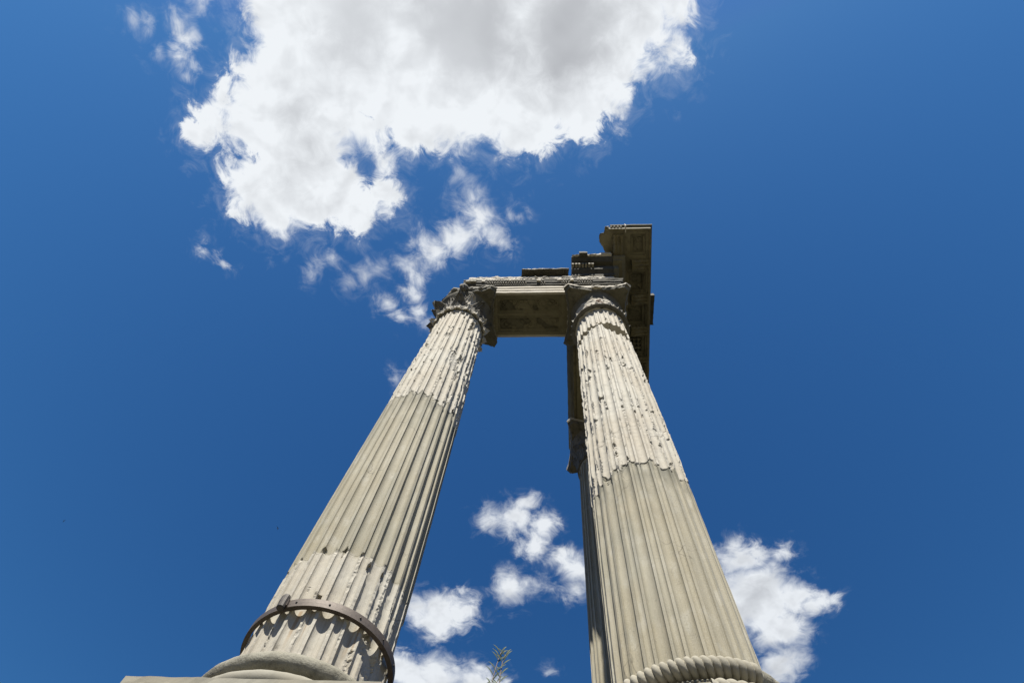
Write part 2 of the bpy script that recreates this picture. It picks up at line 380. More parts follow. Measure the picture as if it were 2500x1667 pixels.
M['abacus'] = stone('grey_abacus_stone', (0.235, 0.221, 0.183), (0.179, 0.166, 0.131), (0.069, 0.066, 0.052), 0.5, 0.2, 0.4, bump=0.5)
M['leaf'] = simple('grey_green_leaf', (0.030, 0.052, 0.016), 0.75, 0, 60, 0.4)
M['stem'] = simple('reddish_stem', (0.126, 0.090, 0.069), 0.6, 0, 60, 0.4)
M['bird'] = simple('sooty_brown_feathers', (0.014, 0.012, 0.011), 0.7, 0, 60, 0.3)

# ------------------------------------------------------------------ the ground and the podium
def plane(name, s, z, mat):
    me = bpy.data.meshes.new(name)
    n = 40; g = np.linspace(-1, 1, n)
    g = np.sign(g) * np.abs(g)**2.2 * s
    X, Y = np.meshgrid(g, g); Z = (fbm(X, Y, 0, 0.08, 5, 3) - 0.5) * 0.5 * sstep(12, 30, np.hypot(X, Y)) + z
    V = np.stack([X, Y, Z], -1).reshape(-1, 3)
    me.from_pydata(V.tolist(), [], grid_faces(n, n).tolist()); me.update()
    me.materials.append(mat)
    o = bpy.data.objects.new(name, me); COL.objects.link(o); o['kind'] = 'structure'
    return o
plane('ground', 1500, 0.0, M['ground'])
pod = thing('podium', (1.9, 3.9, -6.2), 'dark tufa block podium under the three columns', 'podium')
zc_ = -6.2
for k in range(7):
    h = 0.735 if k < 6 else 0.94
    inset = 0.0 if k < 6 else -0.12
    m = MB(); m.box(-1.12, 5.1, -1.12 - 0.02*(k % 2), 6.4, zc_ + 0.004, zc_ + h - 0.004); zc_ += h
    m.obj('stone_course', M['podium'], pod)

# ------------------------------------------------------------------ fluted shafts
AX, BX, CX = (0.0, 0.0), (3.7686, 0.0), (3.86, 4.15)
H_SHAFT = 12.1085
def RZ(z):
    u = np.clip(np.asarray(z, float)/H_SHAFT, 0, 1)
    return 0.75 - 0.1203 * u**1.994
def flute_template():
    """angles (deg, one 22.5 degree period centred on a wide flute) and groove depths"""
    a, d = [], []
    for t in np.linspace(-90, 90, 12)[:-1]:
        a.append(5.6*math.sin(R_(t))); d.append(0.060*max(0, math.cos(R_(t)))**0.85)
    for f in (0.0, 0.34, 0.67): a.append(5.6 + 2.5*f); d.append(0.0)
    for t in np.linspace(-90, 90, 8)[:-1]:
        a.append(11.25 + 3.15*math.sin(R_(t))); d.append(0.036*max(0, math.cos(R_(t)))**0.85)
    for f in (0.0, 0.34, 0.67): a.append(14.4 + 2.5*f); d.append(0.0)
    return np.array(a), np.array(d)
FA, FD = flute_template()
def jag(th, seed, amp):
    """step-like ragged offset, changing from flute to flute"""
    q = (np.asarray(th) + 720.0) / 5.6
    i = np.floor(q); f = q - i
    z0 = np.zeros_like(i)
    a = _hash(i, z0, z0, seed); b = _hash(i+1, z0, z0, seed)
    f = sstep(0.35, 0.65, f)
    return (a*(1-f) + b*f - 0.5) * 2*amp
def make_shaft(col, ax, phase, joints, dz_fn, restored_fn, chips, seed, extra=None, wear=1.0, nper=16, recess_ramp=False):
    th = np.concatenate([phase + k*22.5 + FA for k in range(nper)])
    dep = np.tile(FD, nper)
    for k in range(len(joints)-1):
        z0, z1 = joints[k], joints[k+1]
        zs = [z0 + 0.002]
        while zs[-1] < z1 - 0.03: zs.append(zs[-1] + dz_fn(zs[-1]))
        zs[-1] = z1 - 0.002
        zs = np.array(zs)
        TH, Z = np.meshgrid(th, zs); D = np.tile(dep, (len(zs), 1))
        a = np.radians(TH); R0 = RZ(Z)
        X, Y = R0*np.cos(a), R0*np.sin(a)
        res = restored_fn(TH, Z)
        org = 1 - res
        # the flutes run out at the foot and under the necking
        D = D * sstep(0.03, 0.12, Z) * (1 - sstep(12.0, 12.06, Z))
        cap = np.zeros_like(Z)
        n1 = fbm(X, Y, Z, 3.1, seed, 3); n2 = fbm(X, Y, Z*0.8, 11.0, seed+3, 3); n3 = vnoise(X, Y, Z, 38.0, seed+9)
        lo = sstep(0.36, 0.66, fbm(X, Y, Z*0.8, 1.3, seed+51, 2))              # some stretches are far more broken than others
        nl = fbm(X, Y, Z*0.22, 10.0, seed+61, 3); nb = fbm(X, Y, Z*0.6, 6.0, seed+71, 2)
        cap = np.maximum(cap, np.clip((n1 - 0.56)*0.10, 0, 0.012) * org * wear)
        cap = np.maximum(cap, np.clip((nl - (0.64 - 0.16*lo))*0.26, 0, 0.026) * org * wear * (0.7 + 0.6*n3))
        cap = np.maximum(cap, np.clip((nb - (0.86 - 0.14*lo))*0.9, 0, 0.045) * org * wear)
        cap = cap + (n3 - 0.5)*0.006*org*wear*(D < 0.02)
        ej = np.minimum(np.abs(Z - z0), np.abs(Z - z1))
        cap = np.maximum(cap, (1 - sstep(0.01, 0.05 + 0.10*n2, ej)) * np.clip(n2 - 0.47, 0, 1) * 0.22 * org)
        cap = np.maximum(cap, 0.004*(1 - sstep(0.0, 0.010, ej))*org)
        for (ct, cz, at, az, cd) in chips:
            dt = (TH - ct + 180) % 360 - 180
            sel = (np.abs(dt) < at*2) & (np.abs(Z - cz) < az*2)
            if not sel.any(): continue
            mm = 1 - (dt[sel]/at)**2 - ((Z[sel]-cz)/az)**2 + (n2[sel]-0.5)*1.6 + (n3[sel]-0.5)*0.7
            cap[sel] = np.maximum(cap[sel], cd*sstep(0.0, 0.35, mm)*(0.8 + 0.5*n3[sel]))
        if extra is not None: cap = np.maximum(cap, extra(TH, Z, n2, n3, R0))
        r = np.minimum(R0 - D, R0 - cap) - (0.011*res*sstep(2.4, 6.2, Z) if recess_ramp else 0.016*res)
        r = r + (vnoise(X, Y, Z, 4.0, seed+21) - 0.5)*0.005 + (vnoise(X, Y, Z*0.7, 22.0, seed+31) - 0.5)*0.003*(0.3 + org)
        r = r + 0.05*np.clip(1 - Z/0.10, 0, 1)**2
        V = np.stack([ax[0] + r*np.cos(a), ax[1] + r*np.sin(a), Z], -1).reshape(-1, 3)
        nc = len(th)
        F = grid_faces(len(zs), nc, wrap=True)
        stain = sstep(0.0, 0.25, res)*np.exp(-np.clip(restored_fn.edge(TH) - Z, 0, 9)/0.55) if hasattr(restored_fn, 'edge') else np.zeros_like(Z)
        # end faces: fans as quads towards the axis
        cen = len(V)
        ring0 = np.arange(nc); ring1 = (len(zs)-1)*nc + np.arange(nc)
        V = np.vstack([V, [[ax[0], ax[1], zs[0]], [ax[0], ax[1], zs[-1]]]])
        q0 = np.stack([np.full(nc//2, cen), ring0[2::2].tolist() + [ring0[0]], ring0[1::2], ring0[0::2]], -1)
        q1 = np.stack([np.full(nc//2, cen+1), ring1[0::2], ring1[1::2], ring1[2::2].tolist() + [ring1[0]]], -1)
        F = np.vstack([F, q0, q1])
        mesh_obj('shaft_drum', V, F, M['shaft'], col,
                 attrs={'restored_or_light': np.append(res.ravel(), [0, 0]), 'stain': np.append(stain.ravel(), [0, 0])})

def lathe(ax, prof, n=128, noise=0.0, seed=0, sc=9.0, mod=None):
    prof = np.array(prof); th = np.linspace(0, 2*np.pi, n, endpoint=False)
    TH, RR = np.meshgrid(th, prof[:, 0]); _, ZZ = np.meshgrid(th, prof[:, 1])
    if noise: 
        X, Y = RR*np.cos(TH), RR*np.sin(TH)
        RR = RR + (fbm(X, Y, ZZ, sc, seed, 3) - 0.5)*2*noise
        ZZ = ZZ + (fbm(X, Y, ZZ, sc*1.3, seed+5, 3) - 0.5)*noise
    if mod is not None: RR, ZZ = mod(TH, RR, ZZ)
    V = np.stack([ax[0] + RR*np.cos(TH), ax[1] + RR*np.sin(TH), ZZ], -1).reshape(-1, 3)
    return V, grid_faces(len(prof), n, wrap=True)
def torus_profile(rc, zc, mr, a0=-90, a1=90, n=14):
    return [(rc + mr*math.cos(R_(t)), zc + mr*math.sin(R_(t))) for t in np.linspace(a0, a1, n)]
def refine(prof, step):
    out = [prof[0]]
    for a, b in zip(prof[:-1], prof[1:]):
        k = max(1, int(math.hypot(b[0]-a[0], b[1]-a[1])/step))
        for i in range(1, k+1): out.append((a[0] + (b[0]-a[0])*i/k, a[1] + (b[1]-a[1])*i/k))
    return out
def rough_box(x0, x1, y0, y1, z0, z1, amp=0.02, seed=0, step=0.06, sc=5.0, top=None, oct=3):
    """box of six gridded faces, displaced by position so that the edges stay closed; top(x, y) lifts the upper face"""
    VV, FF, k = [], [], 0
    dims = ((x0, x1), (y0, y1), (z0, z1))
    for axis in range(3):
        for side in (0, 1):
            ua, va = [(1, 2), (0, 2), (0, 1)][axis]
            nu = max(2, int((dims[ua][1]-dims[ua][0])/step) + 1); nv = max(2, int((dims[va][1]-dims[va][0])/step) + 1)
            U, W = np.meshgrid(np.linspace(*dims[ua], nu), np.linspace(*dims[va], nv))
            P = np.zeros(U.shape + (3,)); P[..., ua] = U; P[..., va] = W; P[..., axis] = dims[axis][side]
            F = grid_faces(nv, nu)
            flip = (side == 0) ^ (axis == 1)
            if flip: F = F[:, ::-1]
            VV.append(P.reshape(-1, 3)); FF.append(F + k); k += U.size
    V = np.vstack(VV); F = np.vstack(FF)
    X, Y, Z = V[:, 0].copy(), V[:, 1].copy(), V[:, 2].copy()
    if top is not None:
        t = (Z - z0)/(z1 - z0); Z2 = z0 + (top(X, Y) - z0)*t
    else: Z2 = Z
    V[:, 0] = X + (fbm(X, Y, Z, sc, seed, oct) - 0.5)*2*amp
    V[:, 1] = Y + (fbm(X, Y, Z, sc, seed+41, oct) - 0.5)*2*amp
    V[:, 2] = Z2 + (fbm(X, Y, Z, sc, seed+83, oct) - 0.5)*2*amp
    return V, F

# ---- column builders
colA = thing('fluted_column', (0, 0, -0.85), 'left fluted marble column with an iron hoop round its foot', 'column', 'temple columns')
colB = thing('fluted_column', (BX[0], 0, -0.85), 'right front fluted column with rope-carved base and a gaping crack below its capital', 'column', 'temple columns')
colC = thing('fluted_column', (CX[0], CX[1], -0.85), 'rear fluted column mostly in shadow behind the right front column', 'column', 'temple columns')

def edgeA(TH): return 6.48 + jag(TH, 11, 0.20) + 0.12*np.sin(np.radians(TH*2.0 + 40))
def edgeA_low(TH): return 1.70 + jag(TH, 23, 0.035)
def restA(TH, Z): return sstep(-0.004, 0.016, edgeA(TH) - Z) * sstep(-0.004, 0.016, Z - edgeA_low(TH))
restA.edge = edgeA
chA = [(-102,1.73,1.8,.055,.05),(-95,1.70,1.6,.04,.04),(-82.8,1.70,1.7,.08,.055),(-57,1.56,1.6,.09,.05),(-42.7,1.53,1.8,.09,.05),(-128,1.5,1.6,.07,.05),
       (-18.6,1.26,1.8,.10,.05),(-99,1.10,1.5,.05,.05),(-120,1.40,1.5,.05,.035),(-34,.60,8,.20,.05),(-24,.38,7,.26,.05),(-46,.30,3,.2,.04),(-72,.33,1.7,.25,.03),
       (-112,.35,1.5,.2,.03),(-40,11.45,6,.42,.085),(-44,11.05,4,.20,.06),(-27,11.0,3,.3,.05),(-112.7,10.22,3.4,.14,.09),(-129,10.1,2.5,.12,.06),(-97.5,10.5,1.6,.06,.04),
       (-97.3,9.0,1.7,.05,.05),(-83.2,8.96,1.7,.05,.05),(-75.2,8.98,1.6,.05,.05),(-62,9.0,1.7,.06,.05),(-53,9.0,2.2,.10,.06),(-41,8.85,4.6,.25,.06),(-46,8.45,5.0,.42,.052),
       (-58,8.65,3.2,.40,.045),(-37,7.95,2.2,.30,.05),(-20,8.7,2.2,.16,.05),(-34,7.55,1.9,.12,.05),(-63,7.34,1.7,.08,.05),(-22,6.5,1.8,.14,.05),(-40,6.75,2.0,.2,.04),
       (-112,7.74,1.6,.05,.04),(-100,7.5,1.7,.08,.045),(-101,7.0,1.6,.06,.04),(-99,6.62,1.6,.05,.05),(-118,8.3,1.8,.10,.04),(-125,7.9,1.8,.08,.04),(-133,8.6,2,.15,.04),
       (-90,8.1,1.6,.09,.035),(-84,10.0,5.0,.18,.048),(-122,9.5,4.5,.2,.05),(-72,7.9,1.6,.12,.03),(-52,10.2,1.6,.25,.03),(-30,10.1,1.6,.3,.03),(-66,11.6,1.6,.12,.04),(-52,11.75,2,.15,.05),(-100,11.7,1.7,.10,.03)]
def slotA(TH, Z, n2, n3, R0):
    out = np.zeros_like(Z)
    for (t, z, wt_, wz, d) in ((-86.6, .92, 1.3, .055, .12), (-126.5, 1.36, 1.1, .05, .10)):
        out = np.where((np.abs(TH - t) < wt_) & (np.abs(Z - z) < wz), d, out)
    return out
TFIX = lambda t: t - 360.0*np.floor((t + 180.0)/360.0)
make_shaft(colA, AX, -73.8 - 22.5*5, [0.0, 1.71, 9.02, 10.58, 12.1085], lambda z: 0.045 if 1.85 < z < 6.1 else 0.0175, restA, chA, 101, slotA, 0.8, recess_ramp=True)

def edgeB(TH): return 3.86 + jag(TH, 5, 0.10)
def restB(TH, Z): return sstep(-0.004, 0.016, edgeB(TH) - Z)
restB.edge = edgeB
chB = [(-106,8.37,1.7,.10,.045),(-98.8,8.19,1.6,.08,.05),(-63.4,7.88,2.0,.06,.05),(-46.3,7.62,1.6,.05,.05),(-40,7.58,1.6,.06,.05),(-121,5.91,1.8,.06,.045),(-116,5.5,1.7,.06,.045),
       (-99.2,5.80,1.9,.06,.07),(-85,5.79,1.7,.04,.06),(-76.4,5.82,1.6,.04,.05),(-84,5.52,1.6,.06,.04),(-120,4.45,3.2,.14,.045),(-119,4.2,2.4,.1,.04),(-141,3.78,2.2,.10,.05),
       (-56,3.94,1.8,.10,.05),(-68,4.69,1.5,.12,.03),(-142.7,9.35,2.2,.22,.05),(-142.5,8.18,2.4,.14,.06),(-149,7.55,2.4,.30,.05),(-162,7.07,2.6,.30,.06),(-156,5.7,2.6,.35,.055),
       (-109,3.95,2,.10,.035),(-93,8.05,5.5,.13,.04),(-80,8.0,4,.10,.04),(-106,7.7,2.5,.09,.05),(-131,9.9,1.8,.3,.018),(-120,9.2,1.8,.3,.018),(-97,9.4,1.7,.35,.018),(-85,9.6,1.7,.3,.018),
       (-74,8.9,1.7,.3,.018),(-62,9.2,1.7,.35,.018),(-86,7.0,1.7,.35,.018),(-109,6.9,1.8,.4,.018),(-98,5.0,1.8,.4,.018),(-76,5.1,1.8,.35,.018),(-64,6.4,1.7,.3,.018),(-131,7.3,1.8,.4,.018),
       (-52,5.4,1.7,.2,.035),(-118,8.9,5.5,.16,.050),(-70,6.9,5.0,.22,.045),(-128,6.4,6.0,.14,.050),(-87,11.2,2,.07,.05),(-62,11.05,2.3,.10,.06),(-48,11.1,4,.18,.05),(-132,11.3,2,.25,.04),(-40,11.6,3,.2,.05)]
GT = np.array([-180, -155, -150, -120, -106.4, -97, -90, -84, -70, -53, -41, -20, 20, 180.])
GZ = np.array([10.75, 10.45, 10.54, 10.69, 10.88, 10.76, 10.50, 10.24, 10.17, 10.12, 10.17, 10.4, 10.8, 10.75])
def gapB(TH, Z, n2, n3, R0):
    t = TFIX(TH)
    zl = np.interp(t, GT, GZ) + (n2 - 0.5)*0.10
    inside = sstep(-0.012, 0.03, Z - zl) * (Z < 10.925)
    deep = np.interp(t, [-180, -125, -104, -88, -40, 0, 180], [.09, .12, .09, .27, .28, .14, .09])
    return inside * (deep*(0.85 + 0.3*n2) + 0.05*sstep(0, 0.5, Z - zl))
make_shaft(colB, BX, -91.7 - 22.5*4, [0.0, 5.82, 7.85, 10.925, 12.1085], lambda z: 0.045 if z < 3.6 else 0.0175, restB, chB, 207, gapB, 1.0)

def edgeC(TH): return 20.0 + jag(TH, 15, 0.10)
def restC(TH, Z): return sstep(-0.004, 0.016, edgeC(TH) - Z)
make_shaft(colC, CX, -96.0 - 22.5*4, [0.0, 9.6, 12.1085], lambda z: 0.06, restC, [], 307, None, 0.9)

# ---- bases
def rope_mod(cx, cz, strands, seed, amp=0.016, twist=0.62):
    def mod(TH, RR, ZZ):
        phi = np.arctan2(ZZ - cz, RR - cx)
        m = np.hypot(RR - cx, ZZ - cz)
        w = np.abs(np.sin((TH*strands/2.0 + phi*twist*1.5)))
        m = m*(1 - 0.42*(1 - w**0.40)) + (fbm(RR*np.cos(TH), RR*np.sin(TH), ZZ, 8.0, seed, 3) - 0.5)*0.006
        return cx + m*np.cos(phi), cz + m*np.sin(phi)
    return mod
def plinth(col, ax, seed):
    V, F = rough_box(ax[0]-1.07, ax[0]+1.07, ax[1]-1.07, ax[1]+1.07, -0.845, -0.455, 0.010, seed, 0.05, 7.0)
    mesh_obj('plinth', V, F, M['patch'], col)
plinth(colA, AX, 3); plinth(colB, BX, 4); plinth(colC, CX, 5)
def plain_base(col, ax, seed):
    V, F = lathe(ax, refine(torus_profile(0.872, -0.105, 0.105, -80, 100, 22), 0.02), 260, 0.006, seed, 14)
    mesh_obj('upper_torus', V, F, M['base'], col, True)
    V, F = lathe(ax, refine([(0.93, -0.285), (0.885, -0.275), (0.875, -0.235), (0.89, -0.205)], 0.02), 160, 0.006, seed+1)
    mesh_obj('scotia', V, F, M['base'], col, True)
    V, F = lathe(ax, refine(torus_profile(0.955, -0.37, 0.088, -90, 95, 20), 0.02), 260, 0.006, seed+2, 14)
    mesh_obj('lower_torus', V, F, M['patch'], col, True)
plain_base(colA, AX, 61); plain_base(colC, CX, 71)
# rope-carved base of the right column: the upper torus breaks off on its right
V, F = lathe(BX, torus_profile(0.928, -0.105, 0.106, -95, 105, 24), 1320, 0, 0, 9, rope_mod(0.928, -0.105, 88, 81))
nc = 1320; ang = np.degrees(np.arctan2(V[:, 1] - BX[1], V[:, 0] - BX[0]))
brk = (ang > -67) & (ang < -8)
fa = ang[F[:, 0]]; keep = ~((fa > -66) & (fa < -9))
F2 = F[keep]
mesh_obj('rope_torus', V, F2, M['rope'], colB, True)
V, F = lathe(BX, torus_profile(0.845, -0.115, 0.13, -95, 105, 16), 260, 0.045, 83, 6)
ang = np.degrees(np.arctan2(V[:, 1] - BX[1], V[:, 0] - BX[0])); fa = ang[F[:, 0]]
mesh_obj('broken_torus', V, F[(fa > -68) & (fa < -7)], M['base'], colB)
m = MB()
for k in range(150):
    a = 2*math.pi*k/150; cx, cy = BX[0] + 0.965*math.cos(a), BX[1] + 0.965*math.sin(a)
    for ii in range(1):
        r = 0.016; z = -0.262
        m.add([(cx+r,cy,z),(cx-r,cy,z),(cx,cy+r,z),(cx,cy-r,z),(cx,cy,z+r),(cx,cy,z-r)],
              [(0,2,4),(2,1,4),(1,3,4),(3,0,4),(2,0,5),(1,2,5),(3,1,5),(0,3,5)])
ob = m.obj('bead_row', M['base'], colB, True); ob['kind'] = 'stuff'
V, F = lathe(BX, refine([(0.99, -0.30), (0.955, -0.285), (0.945, -0.24), (0.93, -0.215), (0.88, -0.2)], 0.02), 200, 0.004, 85)
mesh_obj('scotia', V, F, M['base'], colB, True)
V, F = lathe(BX, torus_profile(0.965, -0.375, 0.100, -90, 105, 22), 1150, 0, 0, 9, rope_mod(0.965, -0.375, 72, 91))
ang = np.degrees(np.arctan2(V[:, 1] - BX[1], V[:, 0] - BX[0])); fa = ang[F[:, 0]]
brk = (fa > -112) & (fa < -93)
mesh_obj('rope_torus', V, F[~brk], M['rope'], colB, True)
V, F = lathe(BX, torus_profile(0.93, -0.375, 0.10, -90, 105, 16), 260, 0.03, 93, 7)
ang = np.degrees(np.arctan2(V[:, 1] - BX[1], V[:, 0] - BX[0])); fa = ang[F[:, 0]]
mesh_obj('broken_torus', V, F[(fa > -114) & (fa < -92)], M['base'], colB)

# ---- iron hoop round the left column
hoop = thing('iron_hoop', (0, 0, 0.72), 'rusty iron hoop clamped round the foot of the left column', 'hoop')
V, F = lathe(AX, [(0.752, 0.720), (0.797, 0.720), (0.798, 0.764), (0.797, 0.806), (0.752, 0.806), (0.752, 0.720)], 180, 0.0015, 5, 20)
band_o = mesh_obj('band', V, F, M['iron'], hoop)
th_ = np.radians(np.linspace(-105.5, 28, 90))
rows_ = [np.column_stack([r_*np.cos(th_), r_*np.sin(th_), np.full(len(th_), z_)]) for r_, z_ in ((0.7985, 0.713), (0.809, 0.713), (0.810, 0.764), (0.809, 0.813), (0.7985, 0.813))]
mesh_obj('overlapping_strap', np.vstack(rows_), grid_faces(5, len(th_)), M['iron'], hoop)
def at_ang(deg, r, z): return (r*math.cos(R_(deg)), r*math.sin(R_(deg)), z)
m = MB()
m.tube([at_ang(-107.5, 0.835, 0.675), at_ang(-107.5, 0.835, 0.685), at_ang(-107.5, 0.835, 0.76), at_ang(-107.3, 0.832, 0.83), at_ang(-107.2, 0.83, 0.86), at_ang(-107.2, 0.83, 0.87)], [0.035, 0.043, 0.045, 0.044, 0.036, 0.02], 12)
m.obj('clamp_bolt', M['iron_dark'], hoop)
m = MB()
for dd in (-110.3, -104.7):
    p = at_ang(dd, 0.80, 0.764); t = Vector((-math.sin(R_(dd)), math.cos(R_(dd)), 0)); n = Vector((math.cos(R_(dd)), math.sin(R_(dd)), 0)); P = Vector(p)
    V8 = [P + t*(sx*0.012) + n*(sy*0.022 + 0.012) + Vector((0, 0, sz*0.043)) for sx in (-1, 1) for sy in (-1, 1) for sz in (-1, 1)]
    m.add(V8, [(0,1,3,2),(4,6,7,5),(0,4,5,1),(2,3,7,6),(0,2,6,4),(1,5,7,3)])
m.obj('clamp_lug', M['iron'], hoop)
for dd in (-98, -74, -50, -26, -2):
    m = MB(); m.tube([at_ang(dd, 0.806, 0.764), at_ang(dd, 0.816, 0.764), at_ang(dd, 0.820, 0.764)], [0.011, 0.011, 0.006], 8); m.obj('rivet', M['iron_dark'], band_o)

# ------------------------------------------------------------------ Corinthian capitals
def bell_r(z): return np.interp(z, [12.1, 12.3, 12.9, 13.25, 13.45, 13.55], [0.60, 0.595, 0.62, 0.68, 0.78, 0.80])
def leaf_mesh(ax, deg, z0, h, w0, curl, seed, cut=1.0, base_off=0.035, nu=17, nv=16):
    """acanthus leaf hugging the bell, its tip bent outwards; cut < 1 breaks the tip away"""
    u = np.linspace(-1, 1, nu); t = np.linspace(0, cut, nv)
    U, T_ = np.meshgrid(u, t)
    zz = z0 + h*(T_ - 0.28*np.clip(T_ - 0.70, 0, 1)**2/0.09*0.30)
    out = base_off + 0.035*T_ + curl*np.clip(T_ - 0.45, 0, 1)**2*3.2
    wid = w0*(0.80 + 0.30*np.sin(np.clip(T_, 0, 1)*math.pi*0.9))*np.sqrt(np.clip(1.03 - T_**5, 0, 1))
    wid = wid*(0.80 + 0.20*np.abs(np.cos(T_*math.pi*4.2)))
    rho = bell_r(zz) + out
    rho = rho + 0.030*(1 - U**2) - 0.045*np.abs(U)**3*T_ + 0.016*np.cos(U*math.pi*5)*(0.4 + 0.6*T_) + 0.018*np.cos(U*math.pi*0.5)**20
    a = R_(deg) + U*wid/np.clip(rho, 0.4, 2)
    X, Y = ax[0] + rho*np.cos(a), ax[1] + rho*np.sin(a)
    rho = rho + (fbm(X, Y, zz, 14, seed, 2) - 0.5)*0.035
    zz = zz + (fbm(X, Y, zz, 12, seed+7, 2) - 0.5)*0.05*T_ + 0.02*np.abs(np.sin(U*math.pi*3))*T_
    front = np.stack([ax[0] + rho*np.cos(a), ax[1] + rho*np.sin(a), zz], -1)
    rb = np.minimum(rho - 0.045, rho - 0.035); back = np.stack([ax[0] + rb*np.cos(a), ax[1] + rb*np.sin(a), zz - 0.012*T_], -1)
    V = np.vstack([front.reshape(-1, 3), back.reshape(-1, 3)]); n = nu*nv
    F = [tuple(f) for f in grid_faces(nv, nu)] + [tuple(f[::-1]) for f in (grid_faces(nv, nu) + n)]
    edge = list(range(nu)) + [i*nu + nu - 1 for i in range(1, nv)] + list(range(n-2, n-nu-1, -1)) + [i*nu for i in range(nv-2, 0, -1)]
    for i in range(len(edge)):
        p, q = edge[i], edge[(i+1) % len(edge)]
        F.append((q, p, p+n, q+n))
    return V, [tuple(int(i) for i in f) for f in F]
def abacus_outline(corners=(1, 1, 1, 1), half=0.885, mid=0.825):
    """closed outline, counter-clockwise from the front-left; corner order FL, FR, BR, BL; 0 = broken off"""
    pts = []
    dirs = [(-1, -1), (1, -1), (1, 1), (-1, 1)]
    for k in range(4):
        (sx, sy), (tx, ty) = dirs[k], dirs[(k+1) % 4]
        for i in range(61):
            f = i/60.0; s = -1 + 2*f
            span = half - 0.075
            nx, ny = (sx + tx)/2.0, (sy + ty)/2.0            # outward normal of this side
            ex, ey = (tx - sx)/2.0, (ty - sy)/2.0            # along this side
            off = mid + (half - mid + 0.045)*abs(s)**2.6
            pts.append((nx*off + ex*span*s, ny*off + ey*span*s))
    out = []
    for (x, y) in pts:
        for k, (sx, sy) in enumerate(dirs):
            if not corners[k] and x*sx > 0 and y*sy > 0:
                d = (x*sx + y*sy) - 1.13
                if d > 0: x -= sx*d*0.5; y -= sy*d*0.5
        out.append((x, y))
    return np.array(out)
def abacus(col, ax, outline, seed, amp, mat, rot=0.0, edge=None):
    lv = [(13.520, 0.86), (13.525, 0.93), (13.58, 0.955), (13.62, 0.965), (13.64, 0.995), (13.70, 1.0), (13.764, 1.0)]
    c, s = math.cos(rot), math.sin(rot)
    O = outline @ np.array([[c, s], [-s, c]])
    n = len(O); rings = []
    inner = 0.5
    lv2 = [(13.520, inner*0.9), (13.519, 0.7)] + lv + [(13.765, 0.5)]
    for z, k in lv2:
        P = np.column_stack([O[:, 0]*k, O[:, 1]*k, np.full(n, z)])
        rings.append(P)
    V = np.vstack(rings); V[:, 0] += ax[0]; V[:, 1] += ax[1]
    X, Y, Z = V[:, 0].copy(), V[:, 1].copy(), V[:, 2].copy()
    nn = (fbm(X, Y, Z, 5, seed, 4, 0.65) - 0.5) - 0.9*np.clip(fbm(X, Y, Z, 9, seed+21, 3) - 0.58, 0, 1); g = 1 + amp*2.4*nn
    V[:, 0] = ax[0] + (X - ax[0])*g; V[:, 1] = ax[1] + (Y - ax[1])*g
    V[:, 2] = np.minimum(Z + (fbm(X, Y, Z, 7, seed+3, 3) - 0.5)*amp*1.2, 13.766)
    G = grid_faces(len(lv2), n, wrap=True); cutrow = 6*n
    mesh_obj('abacus', V, G[:cutrow], mat, col)  # dark body, paler upper band: shaded underside and lit edge put into colour
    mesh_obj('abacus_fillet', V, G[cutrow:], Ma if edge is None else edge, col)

def capital(col, ax, spec_low, spec_high, seed, bell_mat, leaf_mat, bell_noise):
    prof = refine([(0.62, 12.105), (0.655, 12.12), (0.665, 12.15), (0.62, 12.18), (0.59, 12.2), (0.595, 12.5), (0.62, 12.9), (0.68, 13.25), (0.78, 13.45), (0.80, 13.52), (0.70, 13.535)], 0.04)
    V, F = lathe(ax, prof, 150, bell_noise, seed, 7)
    cap_ = mesh_obj('capital', V, F, bell_mat, col)
    for i, (deg, h, cut, curl, mt) in enumerate(spec_low):
        V, F = leaf_mesh(ax, deg, 12.16, h, 0.235, curl, seed + 11*i, cut)
        mesh_obj('acanthus_leaf', V, F, mt or leaf_mat, cap_)
    for i, (deg, h, cut, curl, mt) in enumerate(spec_high):
        V, F = leaf_mesh(ax, deg, 12.30, h, 0.22, curl, seed + 200 + 11*i, cut, 0.02)
        mesh_obj('acanthus_leaf', V, F, mt or leaf_mat, cap_)
    return cap_
def volute(col, ax, deg, seed, mat, scale=1.0, z=13.42):
    """corner scroll under the abacus horn"""
    m = MB(); d = Vector((math.cos(R_(deg)), math.sin(R_(deg)), 0))
    c = Vector((ax[0], ax[1], 0)) + d*(0.98*scale)
    pts, rad = [], []
    for k in range(22):
        t = k/21.0
        if t < 0.45: 
            s = t/0.45; p = Vector((ax[0], ax[1], 0)) + d*(0.70 + 0.27*s**1.5) + Vector((0, 0, 12.85 + 0.60*s))
            r = 0.045 + 0.02*s
        else:
            s = (t - 0.45)/0.55; a = R_(100 - 430*s); rr = 0.085*(1 - 0.75*s)
            p = c + d*(math.cos(a)*rr) + Vector((0, 0, z - 0.04 + math.sin(a)*rr)); r = 0.05*(1 - 0.4*s)
        pts.append(p); rad.append(r)
    m.tube(pts, rad, 8); m.obj('volute', mat, col)

